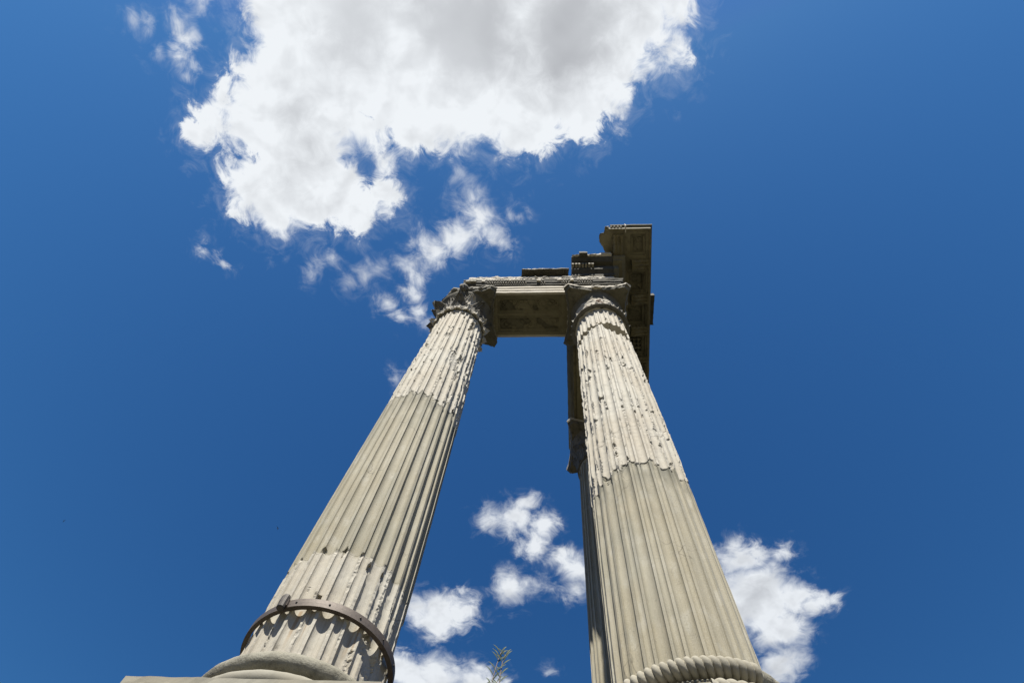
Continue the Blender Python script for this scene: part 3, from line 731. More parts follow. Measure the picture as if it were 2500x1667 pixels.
Ma, Cr, Pt = M['marble'], M['crust'], M['patch']
low = [(-90, .66, .99, .24, None), (-45, .70, .99, .23, None), (0, .66, .98, .16, None), (45, .6, .9, .1, None), (90, .6, .9, .1, None), (135, .6, .9, .1, None), (180, .68, 1.0, .27, None), (-135, .70, 1.0, .29, None)]
high = [(-67, .86, .95, .17, Ma), (-22, .80, .62, .06, None), (22, .8, .5, .05, None), (67, .8, .8, .1, None), (112, .8, .9, .1, None), (157, .9, 1.0, .2, None), (-157, .86, 1.0, .2, None), (-112, .86, .86, .12, None), (-92, 1.06, .98, .12, None)]
capA = capital(colA, AX, low, high, 401, M['bell'], Cr, 0.006)
stub = [(-90 + 22.5*k, .20, .9, .03, Ma) for k in range(16)]
for i, (deg, h, cut, curl, mt) in enumerate(stub):            # broken lower edge of the lost leaves
    V, F = leaf_mesh(AX, deg, 12.13, h*(0.8 + 0.5*rng.random()), 0.12, 0.06 + 0.10*rng.random(), 900 + i, cut, 0.085, 9, 6)
    mesh_obj('leaf_stub', V, F, mt, capA)
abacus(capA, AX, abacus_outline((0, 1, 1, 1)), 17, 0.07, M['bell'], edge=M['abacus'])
volute(capA, AX, 135, 3, Cr)
# the fleuron in the middle of the front side, worn to a dark knob
m = MB(); u = np.linspace(0, math.pi, 14); w = np.linspace(0, 2*math.pi, 20, endpoint=False)
UU, WW = np.meshgrid(u, w, indexing='ij'); X = np.sin(UU)*np.cos(WW); Y = np.sin(UU)*np.sin(WW); Z = np.cos(UU)
rr = 0.125*(1 + 0.5*(fbm(X, Y, Z, 2.2, 4, 3) - 0.5) + 0.10*np.cos(WW*5)*np.sin(UU))
V = np.stack([0.01 + X*rr*1.0, -0.87 + Y*rr*1.1, 13.57 + Z*rr*1.75], -1).reshape(-1, 3)
mesh_obj('fleuron', V, grid_faces(14, 20, wrap=True), Cr, capA)
m = MB(); m.tube([(0.01, -0.60, 13.0), (0.01, -0.70, 13.25), (0.01, -0.80, 13.48)], [0.05, 0.055, 0.06], 8); m.obj('fleuron_stalk', Pt, capA)
# left-hand stub of a broken corner scroll
m = MB(); m.tube([(-0.66, -0.25, 12.95), (-0.74, -0.36, 13.25), (-0.82, -0.44, 13.44), (-0.85, -0.47, 13.50)], [0.045, 0.05, 0.055, 0.05], 7); m.obj('broken_scroll', Pt, capA)

# right front column: most leaves are lost, a ragged core shows
prof = refine([(0.60, 12.105), (0.65, 12.12), (0.65, 12.2), (0.60, 12.24), (0.585, 12.6), (0.605, 12.9), (0.64, 13.18), (0.60, 13.23)], 0.022)
V, F = lathe(BX, prof, 260, 0.050, 433, 7); capB = mesh_obj('capital', V, F, Ma, colB)
prof = refine([(0.56, 13.15), (0.63, 13.19), (0.655, 13.27), (0.69, 13.40), (0.73, 13.48), (0.735, 13.52), (0.66, 13.535)], 0.04)
V, F = lathe(BX, prof, 150, 0.003, 435, 7); mesh_obj('bell', V, F, M['bell'], capB)
m = MB()
V, F = lathe(BX, refine([(0.60, 12.12), (0.70, 12.13), (0.762, 12.165), (0.755, 12.225), (0.62, 12.25)], 0.02), 240, 0.012, 437, 14)
mesh_obj('necking_ring', V, F, Cr, capB)
for k in range(40):
    deg = -90 + 9.0*k + 3.5*(rng.random() - 0.5)
    if rng.random() < 0.25: continue
    V, F = leaf_mesh(BX, deg, 12.18, 0.07 + 0.16*rng.random()**2, 0.035 + 0.04*rng.random(), 0.06*rng.random(), 700 + k, 0.6 + 0.3*rng.random(), 0.085 + 0.03*rng.random(), 9, 5)
    mesh_obj('leaf_stub', V, F, Ma if rng.random() < 0.6 else Cr, capB)
for deg, hh, cc in ((0, .6, .9), (-22, .5, .6), (45, .6, .9), (180, .55, .7), (-150, .45, .55), (135, .6, .8)):
    V, F = leaf_mesh(BX, deg, 12.2, hh, 0.2, 0.08, 800 + int(deg), cc); mesh_obj('acanthus_leaf', V, F, Cr, capB)
# reddish repair patches in the core
for deg, z, w_, h_ in ((-90, 13.02, 9, 0.12), (-86, 12.84, 12, 0.07), (-124, 12.72, 8, 0.13)):
    th = np.radians(np.linspace(deg - w_, deg + w_, 12)); zz = np.linspace(z - h_, z + h_, 8)
    TH, ZZ = np.meshgrid(th, zz); e = 1 - ((TH - R_(deg))/R_(w_))**2 - ((ZZ - z)/h_)**2
    RR = 0.585 + 0.055*np.clip(e, 0, 1)**0.5 + (vnoise(TH*4, ZZ*8, 0, 2, 7) - 0.5)*0.03
    V = np.stack([BX[0] + RR*np.cos(TH), BX[1] + RR*np.sin(TH), ZZ], -1).reshape(-1, 3)
    mesh_obj('repair_patch', V, grid_faces(8, 12), M['brick_core'], capB)
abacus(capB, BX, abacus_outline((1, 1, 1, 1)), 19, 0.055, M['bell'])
V, F = rough_box(BX[0]-0.14, BX[0]+0.12, -0.86, -0.74, 13.58, 13.72, 0.05, 55, 0.025, 11); mesh_obj('fleuron', V, F, Ma, capB)

low = [(-90 + 45*k, .64, .97, .09, None) for k in range(8)]
high = [(-67.5 + 45*k, .88, .97, .08, None) for k in range(8)]
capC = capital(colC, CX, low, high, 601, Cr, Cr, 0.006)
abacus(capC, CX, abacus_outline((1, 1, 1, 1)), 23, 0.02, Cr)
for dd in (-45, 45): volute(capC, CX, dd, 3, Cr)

# ------------------------------------------------------------------ entablature
SKEW = math.tan(R_(1.3)); YB = 4.75; XL = -0.10
def front_run(prof, xl, name, mat, parent, xr=None, seed=0, amp=0.004, step=0.10, ref=0.05):
    """closed (o, z) profile swept along the front; the right end is mitred round the corner unless xr is given"""
    P = np.array(refine(list(prof) + [prof[0]], ref)[:-1]); n = len(P)
    end = (lambda o: BX[0] + o) if xr is None else (lambda o: xr + 0*o)
    L = (BX[0] if xr is None else xr) - xl
    k = max(2, int(L/step) + 1); rows = []
    for i in range(k):
        f = i/(k-1.0); x = xl + (end(P[:, 0]) - xl)*f
        rows.append(np.column_stack([x, -P[:, 0], P[:, 1]]))
    return sweep_obj(rows, n, name, mat, parent, seed, amp)
def side_run(prof, name, mat, parent, seed=0, amp=0.004, step=0.10, ref=0.05, y0=None, y1=YB):
    P = np.array(refine(list(prof) + [prof[0]], ref)[:-1]); n = len(P)
    k = max(2, int(5.4/step)); rows = []
    for i in range(k):
        f = i/(k-1.0); ys = -P[:, 0] if y0 is None else y0 + 0*P[:, 0]
        y = ys + (y1 - ys)*f; x = BX[0] + P[:, 0] + SKEW*(y + P[:, 0])
        rows.append(np.column_stack([x, y, P[:, 1]]))
    return sweep_obj(rows, n, name, mat, parent, seed, amp)
def sweep_obj(rows, n, name, mat, parent, seed, amp):
    V = np.vstack(rows); F = grid_faces(len(rows), n, wrap=True)
    if amp:
        X, Y, Z = V[:, 0].copy(), V[:, 1].copy(), V[:, 2].copy()
        V[:, 1] += (fbm(X, Y, Z, 6, seed, 3) - 0.5)*2*amp; V[:, 0] += (fbm(X, Y, Z, 6, seed+9, 3) - 0.5)*2*amp
        V[:, 2] += (fbm(X, Y, Z, 4, seed+5, 3) - 0.5)*1.2*amp
    F = [tuple(f) for f in F.tolist()]
    F.append(tuple(range(n-1, -1, -1))); F.append(tuple((len(rows)-1)*n + j for j in range(n)))
    return mesh_obj(name, V, F, mat, parent)
front = thing('front_entablature', (1.9, 0, 13.77), 'front stone beam with carved frieze spanning the left and right columns', 'entablature')
side = thing('side_entablature', (3.8, 2.2, 13.77), 'dark side beam running back from the corner column to the rear column', 'entablature')
def arch_prof(k):
    a = [(.67, 13.77), (.67, 13.955), (.69, 13.962), (.69, 14.15), (.712, 14.158), (.712, 14.345)]
    inner = [(-o, z) for o, z in a[::-1]]
    return a + inner + [(-.60, 13.77), (-.60, 13.95), (.60, 13.95), (.60, 13.77)]
ap = arch_prof(0)
front_run(ap, XL, 'architrave', Ma, front, seed=1, amp=0.007, step=0.06, ref=0.06)
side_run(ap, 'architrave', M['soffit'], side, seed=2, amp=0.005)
cr = [(.715, 14.352), (.752, 14.38), (.756, 14.44), (.766, 14.455), (.800, 14.51), (.803, 14.575), (.808, 14.59), (.832, 14.64), (.834, 14.71), (.70, 14.72)]
crown = cr + [(-o, z) for o, z in cr[::-1]]
crown_o = front_run(crown, XL - 0.02, 'crown_moulding', M['black'], front, seed=3, amp=0.010, step=0.05, ref=0.03)
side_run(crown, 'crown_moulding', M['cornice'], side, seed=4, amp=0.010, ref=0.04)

# carved frieze: scrolls and rosettes in relief
def frieze_block(x0, x1, z0, z1, y, name, parent, seed, amp=0.055):
    nx = int((x1-x0)/0.016); nz_ = int((z1-z0)/0.022)
    X, Z = np.meshgrid(np.linspace(x0, x1, nx), np.linspace(z0, z1, nz_))
    tt = (Z - z0)/(z1 - z0); ztop = z1 - 0.16*np.clip(fbm(X, 0, 0, 2.6, seed+9, 4) - 0.42, 0, 1)*2.2; Z = z0 + (ztop - z0)*tt
    rel = np.zeros_like(X)
    zc0 = (z0 + z1)/2
    for k in range(int((x1-x0)/0.42) + 2):
        cx = x0 + 0.42*k; cz = zc0 + 0.05*(1 if k % 2 else -1)
        d = np.hypot(X - cx, (Z - cz)*0.9); a = np.arctan2(Z - cz, X - cx)*(1 if k % 2 else -1)
        spiral = np.cos((d*34 - a))*np.exp(-(d/0.24)**4)
        rel = np.maximum(rel, 0.6*np.clip(spiral, 0, 1)**0.7)
        rel = np.maximum(rel, 1.0*np.exp(-(d/0.07)**2)*(0.8 + 0.2*np.cos(a*5)))
    n = fbm(X, Z, 0, 9, seed, 3); leaf = np.clip((n - 0.48)*4, 0, 1)
    rel = np.clip(rel*0.7 + leaf*0.55, 0, 1)
    wear = sstep(0.38, 0.6, fbm(X, Z, 0, 1.6, seed+3, 3))
    border = sstep(0, 0.05, Z - z0)*sstep(0, 0.05, ztop - Z)
    Yv = y - amp*rel*border*(0.45 + 0.55*wear) - 0.012*(fbm(X, Z, 0, 30, seed+4, 2) - 0.5)
    V = np.stack([X, Yv, Z], -1).reshape(-1, 3)
    F = grid_faces(nz_, nx)
    mesh_obj(name, V, F, Ma, parent)
fr = [(.66, 14.725), (.66, 15.70), (-.66, 15.70), (-.66, 14.725)]
front_run(fr, XL + 0.02, 'frieze_core', Ma, front, seed=5, amp=0.006)
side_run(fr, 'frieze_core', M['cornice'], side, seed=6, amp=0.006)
frieze_block(XL + 0.03, 2.02, 14.73, 15.72, -0.675, 'frieze_block', front, 31, 0.095)
frieze_block(2.03, 4.40, 14.73, 15.72, -0.675, 'frieze_block', front, 37, 0.095)

# egg-and-dart surviving on stretches of the crown moulding
def eggs(x0, x1, y, z, dx, r, name, parent, mat):
    m = MB(); x = x0
    u = [(math.cos(R_(a)), math.sin(R_(a))) for a in range(0, 360, 60)]
    while x < x1:
        V = [(x, y + r*0.4, z + r*1.5)] + [(x + r*c, y - r*0.9*max(0.15, 1)*0.6 + r*s*0.6, z + r*0.35) for c, s in u] + [(x + r*0.8*c, y - r*0.5 + r*s*0.5, z - r*0.8) for c, s in u] + [(x, y + r*0.2, z - r*1.5)]
        F = []
        for i in range(6):
            j = (i+1) % 6
            F += [(0, 1+j, 1+i)[::-1], (1+i, 1+j, 7+j, 7+i)[::-1], (7+i, 7+j, 13)[::-1]]
        m.add(V, F); x += dx
    o = m.obj(name, mat, parent, True); o['kind'] = 'stuff'; return o
for (a, b) in ((0.62, 1.24), (1.28, 1.75), (2.16, 2.32), (2.80, 3.02), (3.27, 3.72)):
    eggs(a, b, -0.812, 14.60, 0.082, 0.030, 'egg_and_dart', crown_o, Ma)
    eggs(a, b, -0.772, 14.475, 0.066, 0.020, 'bead_moulding', crown_o, Ma)
# broken bites of moulding, pale where the stone has split
for i, (x, w_, h_) in enumerate(((0.12, 0.30, 0.24), (0.48, 0.10, 0.2), (1.26, 0.06, 0.16), (2.12, 0.12, 0.2), (2.72, 0.12, 0.14), (3.10, 0.10, 0.2))):
    V, F = rough_box(x - w_/2, x + w_/2, -0.840, -0.68, 14.73 - h_, 14.745, 0.030, 300 + i, 0.03, 11); mesh_obj('broken_moulding', V, F, Ma if i != 0 else M['base'], crown_o)

# sunk panels in the soffits
def soffit_field(x0, x1, y0, y1, z, panels, seed, mat, name, parent, skew=0.0, step=0.016, carve=0.02):
    nx = int((x1-x0)/step); ny = int((y1-y0)/step)
    X, Y = np.meshgrid(np.linspace(x0, x1, nx), np.linspace(y0, y1, ny))
    Hh = np.zeros_like(X); frame = np.ones_like(X)
    for (px0, px1, py0, py1, depth, cv) in panels:
        d = np.minimum(np.minimum(X - px0, px1 - X), np.minimum(Y - py0, py1 - Y))
        prof = 0.30*sstep(0.0, 0.012, d) + 0.25*sstep(0.04, 0.055, d) + 0.45*sstep(0.085, 0.105, d)
        h = depth*prof
        ins = sstep(0.10, 0.14, d)
        g = fbm(X, Y, 0, 5.5, seed, 3); sc_ = np.clip((fbm(X, Y, 0, 13, seed+4, 3) - 0.47)*5, 0, 1)*sstep(0.44, 0.56, g)
        h = h - cv*ins*sc_
        Hh = np.where(d > 0, h, Hh); frame = np.minimum(frame, 1 - sstep(0.02, 0.03, d) + sstep(0.05, 0.055, d)*(1 - sstep(0.085, 0.095, d)))
    Hh = Hh + (fbm(X, Y, 0, 18, seed+8, 3) - 0.5)*0.012
    # lost patches filled smooth; frames painted paler, recesses darker, to imitate side light
    g2 = fbm(X, Y, 0, 2.0, seed+12, 3); rs = sstep(0.50, 0.515, g2)*0.75 + 0.12; rs = np.maximum(rs, np.clip(frame, 0, 1)*0.8); Hh = Hh*(1 - 0.40*rs) + 0.015*rs
    V = np.stack([X + skew*Y, Y, z + Hh], -1).reshape(-1, 3)
    return mesh_obj(name, V, grid_faces(ny, nx)[:, ::-1], mat, parent, attrs={'restored_or_light': rs.ravel()})
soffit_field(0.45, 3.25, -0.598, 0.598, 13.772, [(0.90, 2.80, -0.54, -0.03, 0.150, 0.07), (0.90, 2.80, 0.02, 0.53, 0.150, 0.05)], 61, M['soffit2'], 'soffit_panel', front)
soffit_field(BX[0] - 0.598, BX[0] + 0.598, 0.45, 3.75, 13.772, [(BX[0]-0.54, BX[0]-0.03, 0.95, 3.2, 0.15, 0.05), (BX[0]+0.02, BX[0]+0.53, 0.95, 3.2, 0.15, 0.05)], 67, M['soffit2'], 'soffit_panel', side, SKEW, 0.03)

V, F = rough_box(0.0, 3.10, -0.28, 0.62, 15.705, 17.25, 0.03, 66, 0.12, 4); mesh_obj('unseen_masonry_core', V, F, M['podium'], front)  # unseen backing, added and sized to shade the rear column
# loose course on top of the frieze: a worn slab in the middle
slab = thing('worn_cornice_slab', (2.3, -0.1, 15.76), 'low weathered slab lying on the middle of the carved frieze', 'stone slab')
top = lambda X, Y: 15.995 + 0.02*np.sin(X*7) + 0.16*(fbm(X, Y, 0, 4, 8, 3) - 0.3)
V, F = rough_box(1.58, 3.00, -0.66, -0.33, 15.74, 15.99, 0.012, 76, 0.06, 7); mesh_obj('slab_bed', V, F, M['black'], slab)
V, F = rough_box(1.55, 3.04, -0.87, -0.33, 15.945, 16.02, 0.026, 77, 0.03, 7, top); mesh_obj('slab_body', V, F, M['black'], slab)
for i, (x, w_) in enumerate(((1.66, 0.12), (1.80, 0.12), (1.95, 0.14), (2.35, 0.5), (2.78, 0.2))):
    V, F = rough_box(x - w_/2, x + w_/2, -0.86, -0.5, 16.0, 16.05 + 0.03*rng.random(), 0.022, 500 + i, 0.03, 12); mesh_obj('moulding_remnant', V, F, Ma, slab)

for i in range(26):
    x = 0.02 + 1.5*rng.random(); s_ = 0.05 + 0.09*rng.random()
    V, F = rough_box(x - s_, x + s_, -0.62 - 0.06*rng.random(), -0.40, 15.62, 15.70 + 0.10*rng.random(), 0.035, 600 + i, 0.03, 9); mesh_obj('broken_edge', V, F, Ma, front)
# dentil block at the corner
den = thing('dentil_cornice_block', (3.7, 0, 15.76), 'broken cornice block with a row of dentils beside the corner', 'cornice block')
bm_prof = [(.70, 15.735), (.71, 15.93), (.83, 16.045), (.845, 16.17), (-.6, 16.17), (-.6, 15.735)]
front_run(bm_prof, 3.14, 'bed_moulding', M['black'], den, xr=4.45, seed=8, amp=0.004, ref=0.03)
dent_o = front_run([(.84, 16.175), (.845, 16.43), (-.6, 16.43), (-.6, 16.175)], 3.14, 'dentil_backing', M['black'], den, xr=4.45, seed=9, amp=0.003)
x = 3.145
k = 0
while x < 4.30:
    if x < 3.86:
        m = MB(); m.box(x, x + 0.072, -0.965, -0.83, 16.19, 16.33); m.obj('dentil', M['soffit'] if rng.random() < 0.3 else M['abacus'], dent_o)
    x += 0.1035; k += 1
front_run([(.845, 16.435), (.985, 16.445), (.99, 16.50), (1.05, 16.55), (1.06, 16.60), (1.09, 16.62), (1.10, 16.66), (-.6, 16.66), (-.6, 16.435)], 3.14, 'upper_moulding', M['black'], den, xr=4.45, seed=10, amp=0.005, ref=0.03)
V, F = rough_box(3.40, 3.66, -1.24, -0.9, 16.62, 16.80, 0.010, 88, 0.03, 8); mesh_obj('modillion', V, F, M['black'], den)
top = lambda X, Y: 16.84 + 0.42*(fbm(X, Y, 0, 3.4, 18, 4) - 0.5) + 0.12*np.exp(-((X - 4.2)/0.2)**2) + 0.08*np.exp(-((X - 3.55)/0.16)**2) - 0.1*(X < 3.3)
V, F = rough_box(3.18, 4.42, -1.16, 0.5, 16.665, 16.9, 0.045, 89, 0.03, 6, top); mesh_obj('broken_top', V, F, Ma, den)

# projecting corner cornice with sunk coffers and carved brackets
cor = thing('corner_cornice', (5.0, 0.5, 15.76), 'dark projecting corner cornice with coffered underside at top right', 'cornice')
OUT = [(4.389,-2.017),(4.269,-1.978),(4.244,-1.911),(4.22,-1.763),(4.101,-1.656),(4.083,-1.507),(4.146,-1.383),(4.243,-1.258),(4.287,-1.12),(4.356,-1.05),(4.467,-0.952),(4.632,-0.866),(4.70,-0.80),(4.70,4.75),(5.86,4.75)]
XE = lambda y: 5.70 + SKEW*(y + 1.93)           # outer face of the corona
YF = -1.93
poly = np.array([(4.36, YF)] + OUT[1:13] + [(4.70, 4.75), (XE(4.75), 4.75), (XE(YF), YF)])
def in_poly(px, py, poly):
    ins = np.zeros(px.shape, bool); n = len(poly)
    for i in range(n):
        x1, y1 = poly[i]; x2, y2 = poly[(i+1) % n]
        c = ((y1 > py) != (y2 > py)) & (px < (x2-x1)*(py-y1)/((y2-y1) + 1e-12) + x1)
        ins ^= c
    return ins
ZS = 17.0
def coffer_field():
    st = 0.018
    x = np.arange(4.05, 5.90, st); y = np.arange(YF, 4.76, st)
    X, Y = np.meshgrid(x, y)
    Xs = X + SKEW*(Y + 1.93)*sstep(4.7, 5.7, X)
    e = 5.70 - X                                         # distance from the outer face
    H_ = np.zeros_like(X)
    # drip border along the outer faces
    eb = np.minimum(e, Y - YF)
    H_ = 0.035*sstep(0.055, 0.065, eb) + 0.02*sstep(0.10, 0.112, eb)
    cof = [(5.06, 5.56, -1.74, -1.05)] + [(4.95, 5.57, c - 0.36, c + 0.36) for c in (-0.14, 0.96, 2.06, 3.16, 4.26)]
    for (a, b, c, d_) in cof:
        d = np.minimum(np.minimum(X - a, b - X), np.minimum(Y - c, d_ - Y))
        pr = 0.06*sstep(0, 0.012, d) + 0.04*sstep(0.045, 0.06, d) + 0.09*sstep(0.09, 0.11, d)
        H_ = H_ + np.where(d > 0, pr, 0) - np.where(d > 0, 0.025*np.clip((fbm(X, Y, 0, 12, 5, 3) - 0.5)*5, 0, 1)*sstep(0.1, 0.16, d), 0)
        if abs(c - 1.70) < 0.02:                         # the coffer cut into small squares
            H_ = np.where((d > 0.1) & ((np.abs((X*8.0) % 1.0 - 0.5) > 0.36) | (np.abs((Y*6.5) % 1.0 - 0.5) > 0.36)), 0.06, H_)
    fld = np.zeros_like(X)
    for (a, b_, c, d_) in cof:
        d = np.minimum(np.minimum(X - a, b_ - X), np.minimum(Y - c, d_ - Y)); fld = np.maximum(fld, sstep(0.0, 0.012, d) - 0.8*sstep(0.045, 0.055, d)*(1 - sstep(0.085, 0.095, d)))
    H_ = H_ + (fbm(X, Y, 0, 15, 3, 3) - 0.5)*0.018
    g = fbm(X, Y, 0, 1.7, 21, 3); rs = np.clip(0.35 + 0.45*sstep(0.49, 0.505, g) - 0.42*fld + 0.3*(eb < 0.06), 0, 1); H_ = H_*(1 - 0.35*rs) + 0.015*rs  # repairs, plus coffer recesses darkened and borders paled as shading would
    V = np.stack([Xs, Y, ZS + H_], -1).reshape(-1, 3)
    F = grid_faces(len(y), len(x))[:, ::-1]
    cxs = V[F].mean(axis=1)
    pj = poly.copy()
    nn = (fbm(cxs[:, 0], cxs[:, 1], 0, 8, 33, 4, 0.7) - 0.5)*0.16
    keep = in_poly(cxs[:, 0] + nn, cxs[:, 1] + nn, pj)
    keep |= (cxs[:, 0] > 4.75) & (cxs[:, 0] < XE(cxs[:, 1]) - 0.001)
    F = F[keep]
    used = np.unique(F); remap = -np.ones(len(V), int); remap[used] = np.arange(len(used))
    return mesh_obj('coffered_soffit', V[used], remap[F], M['soffit2'], cor, attrs={'restored_or_light': rs.ravel()[used]})
cof_o = coffer_field()
# corona slab above the soffit sheet, cut to the broken outline
def slab_from_poly(pts, z0, z1, name, mat, parent, seed, amp):
    P = np.array(refine([tuple(p) for p in pts] + [tuple(pts[0])], 0.06)[:-1]); n = len(P); c = np.array((5.0, 0.8))
    lv = [(z0, 1.0), ((z0+z1)/2, 1.0), (z1, 1.0)]
    rows = []
    for z, k in lv:
        w = (fbm(P[:, 0], P[:, 1], z, 7, seed, 4, 0.7) - 0.5)*2*amp
        broken = ((P[:, 0] < 4.68) & (P[:, 1] > YF + 0.02)).astype(float)
        rows.append(np.column_stack([P[:, 0] + w*broken, P[:, 1] + w*broken*0.6, np.full(n, z)]))
    V = np.vstack(rows); F = [tuple(f) for f in grid_faces(3, n, wrap=True).tolist()]
    F.append(tuple(range(n-1, -1, -1))); F.append(tuple(2*n + j for j in range(n)))
    return mesh_obj(name, V, F, mat, parent)
slab_from_poly(poly, ZS + 0.27, ZS + 0.32, 'corona', M['cornice'], cor, 3, 0.10)
# rim that closes the corona's faces and the mouldings above it, mitred at the corner
def rim(prof, name, mat, xl, seed, amp=0.004, yb=4.75):
    P = np.array(refine(list(prof) + [prof[0]], 0.03)[:-1]); n = len(P); rows = []
    for f in np.linspace(0, 1, 26):
        x = xl + (XE(YF) + P[:, 0] - xl)*f; rows.append(np.column_stack([x, YF - P[:, 0], P[:, 1]]))
    for f in np.linspace(0, 1, 90)[1:]:
        y = (YF - P[:, 0]) + (yb - (YF - P[:, 0]))*f; rows.append(np.column_stack([XE(y) + P[:, 0], y, P[:, 1]]))
    return sweep_obj(rows, n, name, mat, cor, seed, amp)
rim([(-0.06, ZS - 0.012), (0.0, ZS - 0.012), (0.004, ZS + 0.20), (-0.06, ZS + 0.20)], 'corona_face', M['cornice'], 4.35, 12)
rim([(-0.05, ZS + 0.205), (0.012, ZS + 0.205), (0.03, ZS + 0.235), (0.075, ZS + 0.27), (0.08, ZS + 0.33), (-0.05, ZS + 0.33)], 'top_fillet', M['cornice'], 4.42, 13)
# egg row on the older left-hand block of the front edge
eggs(4.34, 4.86, YF - 0.02, ZS + 0.16, 0.105, 0.038, 'egg_and_dart', cor, Ma)
V, F = rough_box(4.88, 4.91, -2.03, -1.80, ZS - 0.02, ZS + 0.34, 0.006, 91, 0.03, 12); mesh_obj('block_joint', V, F, Ma, cor)
# core of the bed mouldings under the corona, along the front return and the side
bed = [(.70, 15.735), (.71, 15.93), (.83, 16.045), (.845, 16.17), (.85, 16.42), (1.0, 16.47), (1.02, 16.56), (1.10, 16.62), (1.12, 16.98), (-.6, 16.98), (-.6, 15.735)]
front_run(bed, 4.46, 'bed_moulding', M['cornice'], cor, seed=14, amp=0.02, ref=0.05)
side_run(bed, 'bed_moulding', M['cornice'], cor, seed=15, amp=0.015, ref=0.06)
def bracket(cx, cy, ang, ln, w, seed, name='modillion'):
    """scrolled bracket hanging under the corona with a leaf on its underside; ang = direction of projection"""
    nu, nv = 15, 22
    U, T_ = np.meshgrid(np.linspace(-1, 1, nu), np.linspace(0, 1, nv))
    drop = 0.22*(1 - 0.45*T_) + 0.04*np.sin(T_*2*math.pi)
    h = drop*(1 - 0.12*np.abs(U)**8) + 0.022*np.cos(U*math.pi*3)*sstep(0.12, 0.3, T_)*(1 - sstep(0.85, 0.98, T_)) + 0.02*np.exp(-(U/0.12)**2)
    lx = (T_ - 0.5)*ln; ly = U*w/2*(1 - 0.10*np.abs(np.sin(T_*math.pi*5))*sstep(0.15, 0.3, T_)*(1 - sstep(0.8, 0.95, T_)))
    c, s = math.cos(ang), math.sin(ang)
    X = cx + lx*c - ly*s; Y = cy + lx*s + ly*c
    Zz = ZS + 0.03 - h - (fbm(X, Y, 0, 16, seed, 3) - 0.5)*0.04
    bot = np.stack([X, Y, Zz], -1).reshape(-1, 3); topv = np.stack([X, Y, np.full_like(X, ZS + 0.06)], -1).reshape(-1, 3)
    n = nu*nv; V = np.vstack([bot, topv])
    F = [tuple(f[::-1]) for f in grid_faces(nv, nu).tolist()]
    edge = list(range(nu)) + [i*nu + nu - 1 for i in range(1, nv)] + list(range(n-2, n-nu-1, -1)) + [i*nu for i in range(nv-2, 0, -1)]
    for i in range(len(edge)):
        p, q = edge[i], edge[(i+1) % len(edge)]; F.append((p, q, q+n, p+n))
    mesh_obj(name, V, F, M['soffit'], cof_o)
bracket(4.66, -1.42, -math.pi/2, 0.66, 0.33, 5)
for i, cy in enumerate((-0.76, 0.41, 1.51, 2.61, 3.71)):
    bracket(5.36 + SKEW*(cy + 1.93), cy, 0.0, 0.56, 0.34, 15 + i)
# surviving piece of gutter moulding standing out on the right
V, F = rough_box(5.80, 5.965, 0.38, 1.42, ZS + 0.33, ZS + 0.58, 0.022, 95, 0.035, 7); mesh_obj('gutter_remnant', V, F, M['black'], cor)
V, F = rough_box(4.72, 5.72, -1.9, 4.7, ZS + 0.305, ZS + 0.36, 0.02, 96, 0.12, 4); mesh_obj('weathered_top', V, F, Ma, cor)

# ------------------------------------------------------------------ weed on the podium edge
weed = thing('willow_weed', (1.97, -1.0, -0.85), 'thin leafy weed sprouting between the two front columns', 'weed')
def leaf_blade(parent, p, d, ln, w, seed):
    d = Vector(d).normalized(); sd = d.cross(Vector((0.2, -0.9, 0.35))).normalized(); up = sd.cross(d)
    V, F = [], []
    n = 6
    for i in range(n+1):
        t = i/n; c = Vector(p) + d*(ln*t) + up*(0.10*ln*math.sin(t*2.2)) - Vector((0, 0, 0.16*ln*t*t)); hw = w*math.sin(math.pi*min(1, 0.06 + t*0.94))**0.8/2
        V += [c - sd*hw + up*hw*0.3, c, c + sd*hw + up*hw*0.3]
    for i in range(n):
        for j in (0, 1): F.append((i*3+j, i*3+j+1, i*3+j+4, i*3+j+3))
    k = len(V); V += [v - up*0.0012 for v in V]; F += [tuple(q + k for q in f[::-1]) for f in F]
    mesh_obj('leaf', V, F, M['leaf'], parent, True)
stems = [((1.965, -1.0, -0.85), (1.935, -1.0, -0.55), (1.958, -1.0, -0.30), (1.985, -1.0, -0.13), (2.005, -1.0, -0.04)),
         ((1.975, -1.0, -0.85), (2.005, -1.0, -0.55), (2.012, -1.0, -0.32), (2.022, -1.0, -0.16), (2.045, -1.0, -0.07)),
         ((1.97, -1.0, -0.85), (1.90, -1.0, -0.58), (1.893, -1.0, -0.42)),
         ((1.97, -1.0, -0.85), (1.985, -1.0, -0.6), (1.992, -1.0, -0.36))]
for si, s in enumerate(stems):
    pts = [Vector(p) for p in s]; dense = []
    for a, b in zip(pts[:-1], pts[1:]):
        for k in range(5): dense.append(a.lerp(b, k/5.0))
    dense.append(pts[-1])
    m = MB(); m.tube(dense, [0.0065*(1 - 0.6*i/len(dense)) for i in range(len(dense))], 6); st_o = m.obj('stem', M['stem'], weed, True)
    nl = 13 if si < 2 else 7
    for k in range(nl):
        t = 0.30 + 0.70*k/(nl - 1.0); i = min(len(dense)-1, int(t*(len(dense)-1)))
        sg = 1 if k % 2 else -1
        leaf_blade(st_o, dense[i], (sg*(0.55 + 0.25*rng.random()), -0.25 + 0.5*rng.random(), 0.75 + 0.35*rng.random()), 0.09 + 0.05*rng.random(), 0.013, k)
    leaf_blade(st_o, dense[-1], (0.45, 0.1, 0.8), 0.09, 0.013, 1)

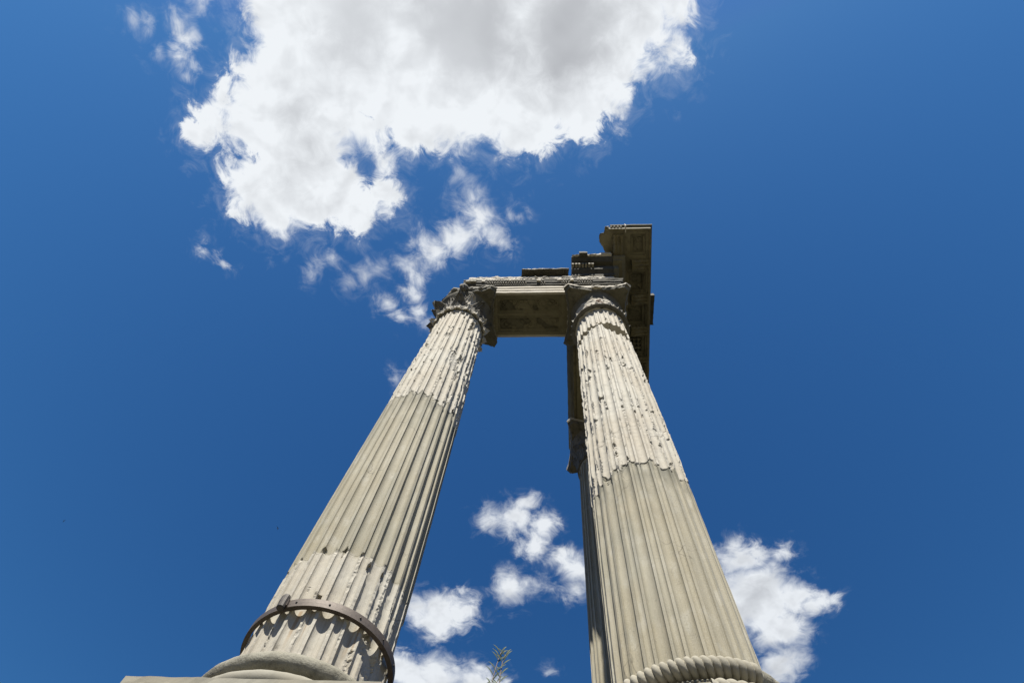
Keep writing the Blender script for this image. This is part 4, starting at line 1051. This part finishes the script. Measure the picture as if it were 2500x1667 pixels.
# ------------------------------------------------------------------ two swifts
def swift(loc, heading, bank, span, label):
    """one continuous thin-bodied mesh: spindle body, sickle wings, forked tail"""
    ns, nr = 13, 8; V = []; F = []
    L = span*0.42
    for i in range(ns):
        t = i/(ns-1.0); x = (0.5 - t)*L
        r = L*0.115*math.sin(math.pi*min(1, 0.05 + t*0.93))**0.75*(1 - 0.35*t)
        for j in range(nr):
            a = 2*math.pi*j/nr; V.append((x, r*math.cos(a), r*0.9*math.sin(a)))
    for i in range(ns-1):
        for j in range(nr): F.append((i*nr+j, i*nr+(j+1) % nr, (i+1)*nr+(j+1) % nr, (i+1)*nr+j))
    F.append(tuple(range(nr))); F.append(tuple((ns-1)*nr + j for j in range(nr-1, -1, -1)))
    def blade(path):
        k = len(V)
        for (x, y, z, c) in path:
            V.extend([(x + c/2, y, z), (x, y, z + c*0.07), (x - c/2, y, z), (x, y, z - c*0.05)])
        for i in range(len(path)-1):
            for j in range(4): F.append((k+i*4+j, k+i*4+(j+1) % 4, k+(i+1)*4+(j+1) % 4, k+(i+1)*4+j))
        F.append((k, k+1, k+2, k+3)); e = k + (len(path)-1)*4; F.append((e+3, e+2, e+1, e))
    for s in (-1, 1):
        blade([(0.10*L - 0.55*L*(t**1.9), s*span*0.5*t**0.95, 0.04*span*math.sin(t*2), L*0.30*(1 - t)**0.55 + 0.006*span) for t in np.linspace(0.0, 1.0, 9)])
        blade([(-0.38*L - 0.30*L*t, s*L*0.12*t, 0, L*0.10*(1 - t) + 0.004*span) for t in np.linspace(0, 1, 5)])
    me = bpy.data.meshes.new('swift'); me.from_pydata(V, [], F); me.update(); me.materials.append(M['bird'])
    me.polygons.foreach_set('use_smooth', np.ones(len(me.polygons), dtype=bool))
    o = bpy.data.objects.new('swift', me); COL.objects.link(o)
    o.location = (loc[0], loc[1], loc[2] + ZO); o.rotation_euler = (bank, 0.0, heading)
    return tag(o, label, 'bird', 'swifts in the sky')
swift((-19.318, 25.033, 39.771), R_(8), 0.15, 0.42, 'swift with both wings spread, nearer the left column')
swift((-47.963, 32.895, 52.176), R_(230), 0.5, 0.40, 'tiny swift at far left of the sky')
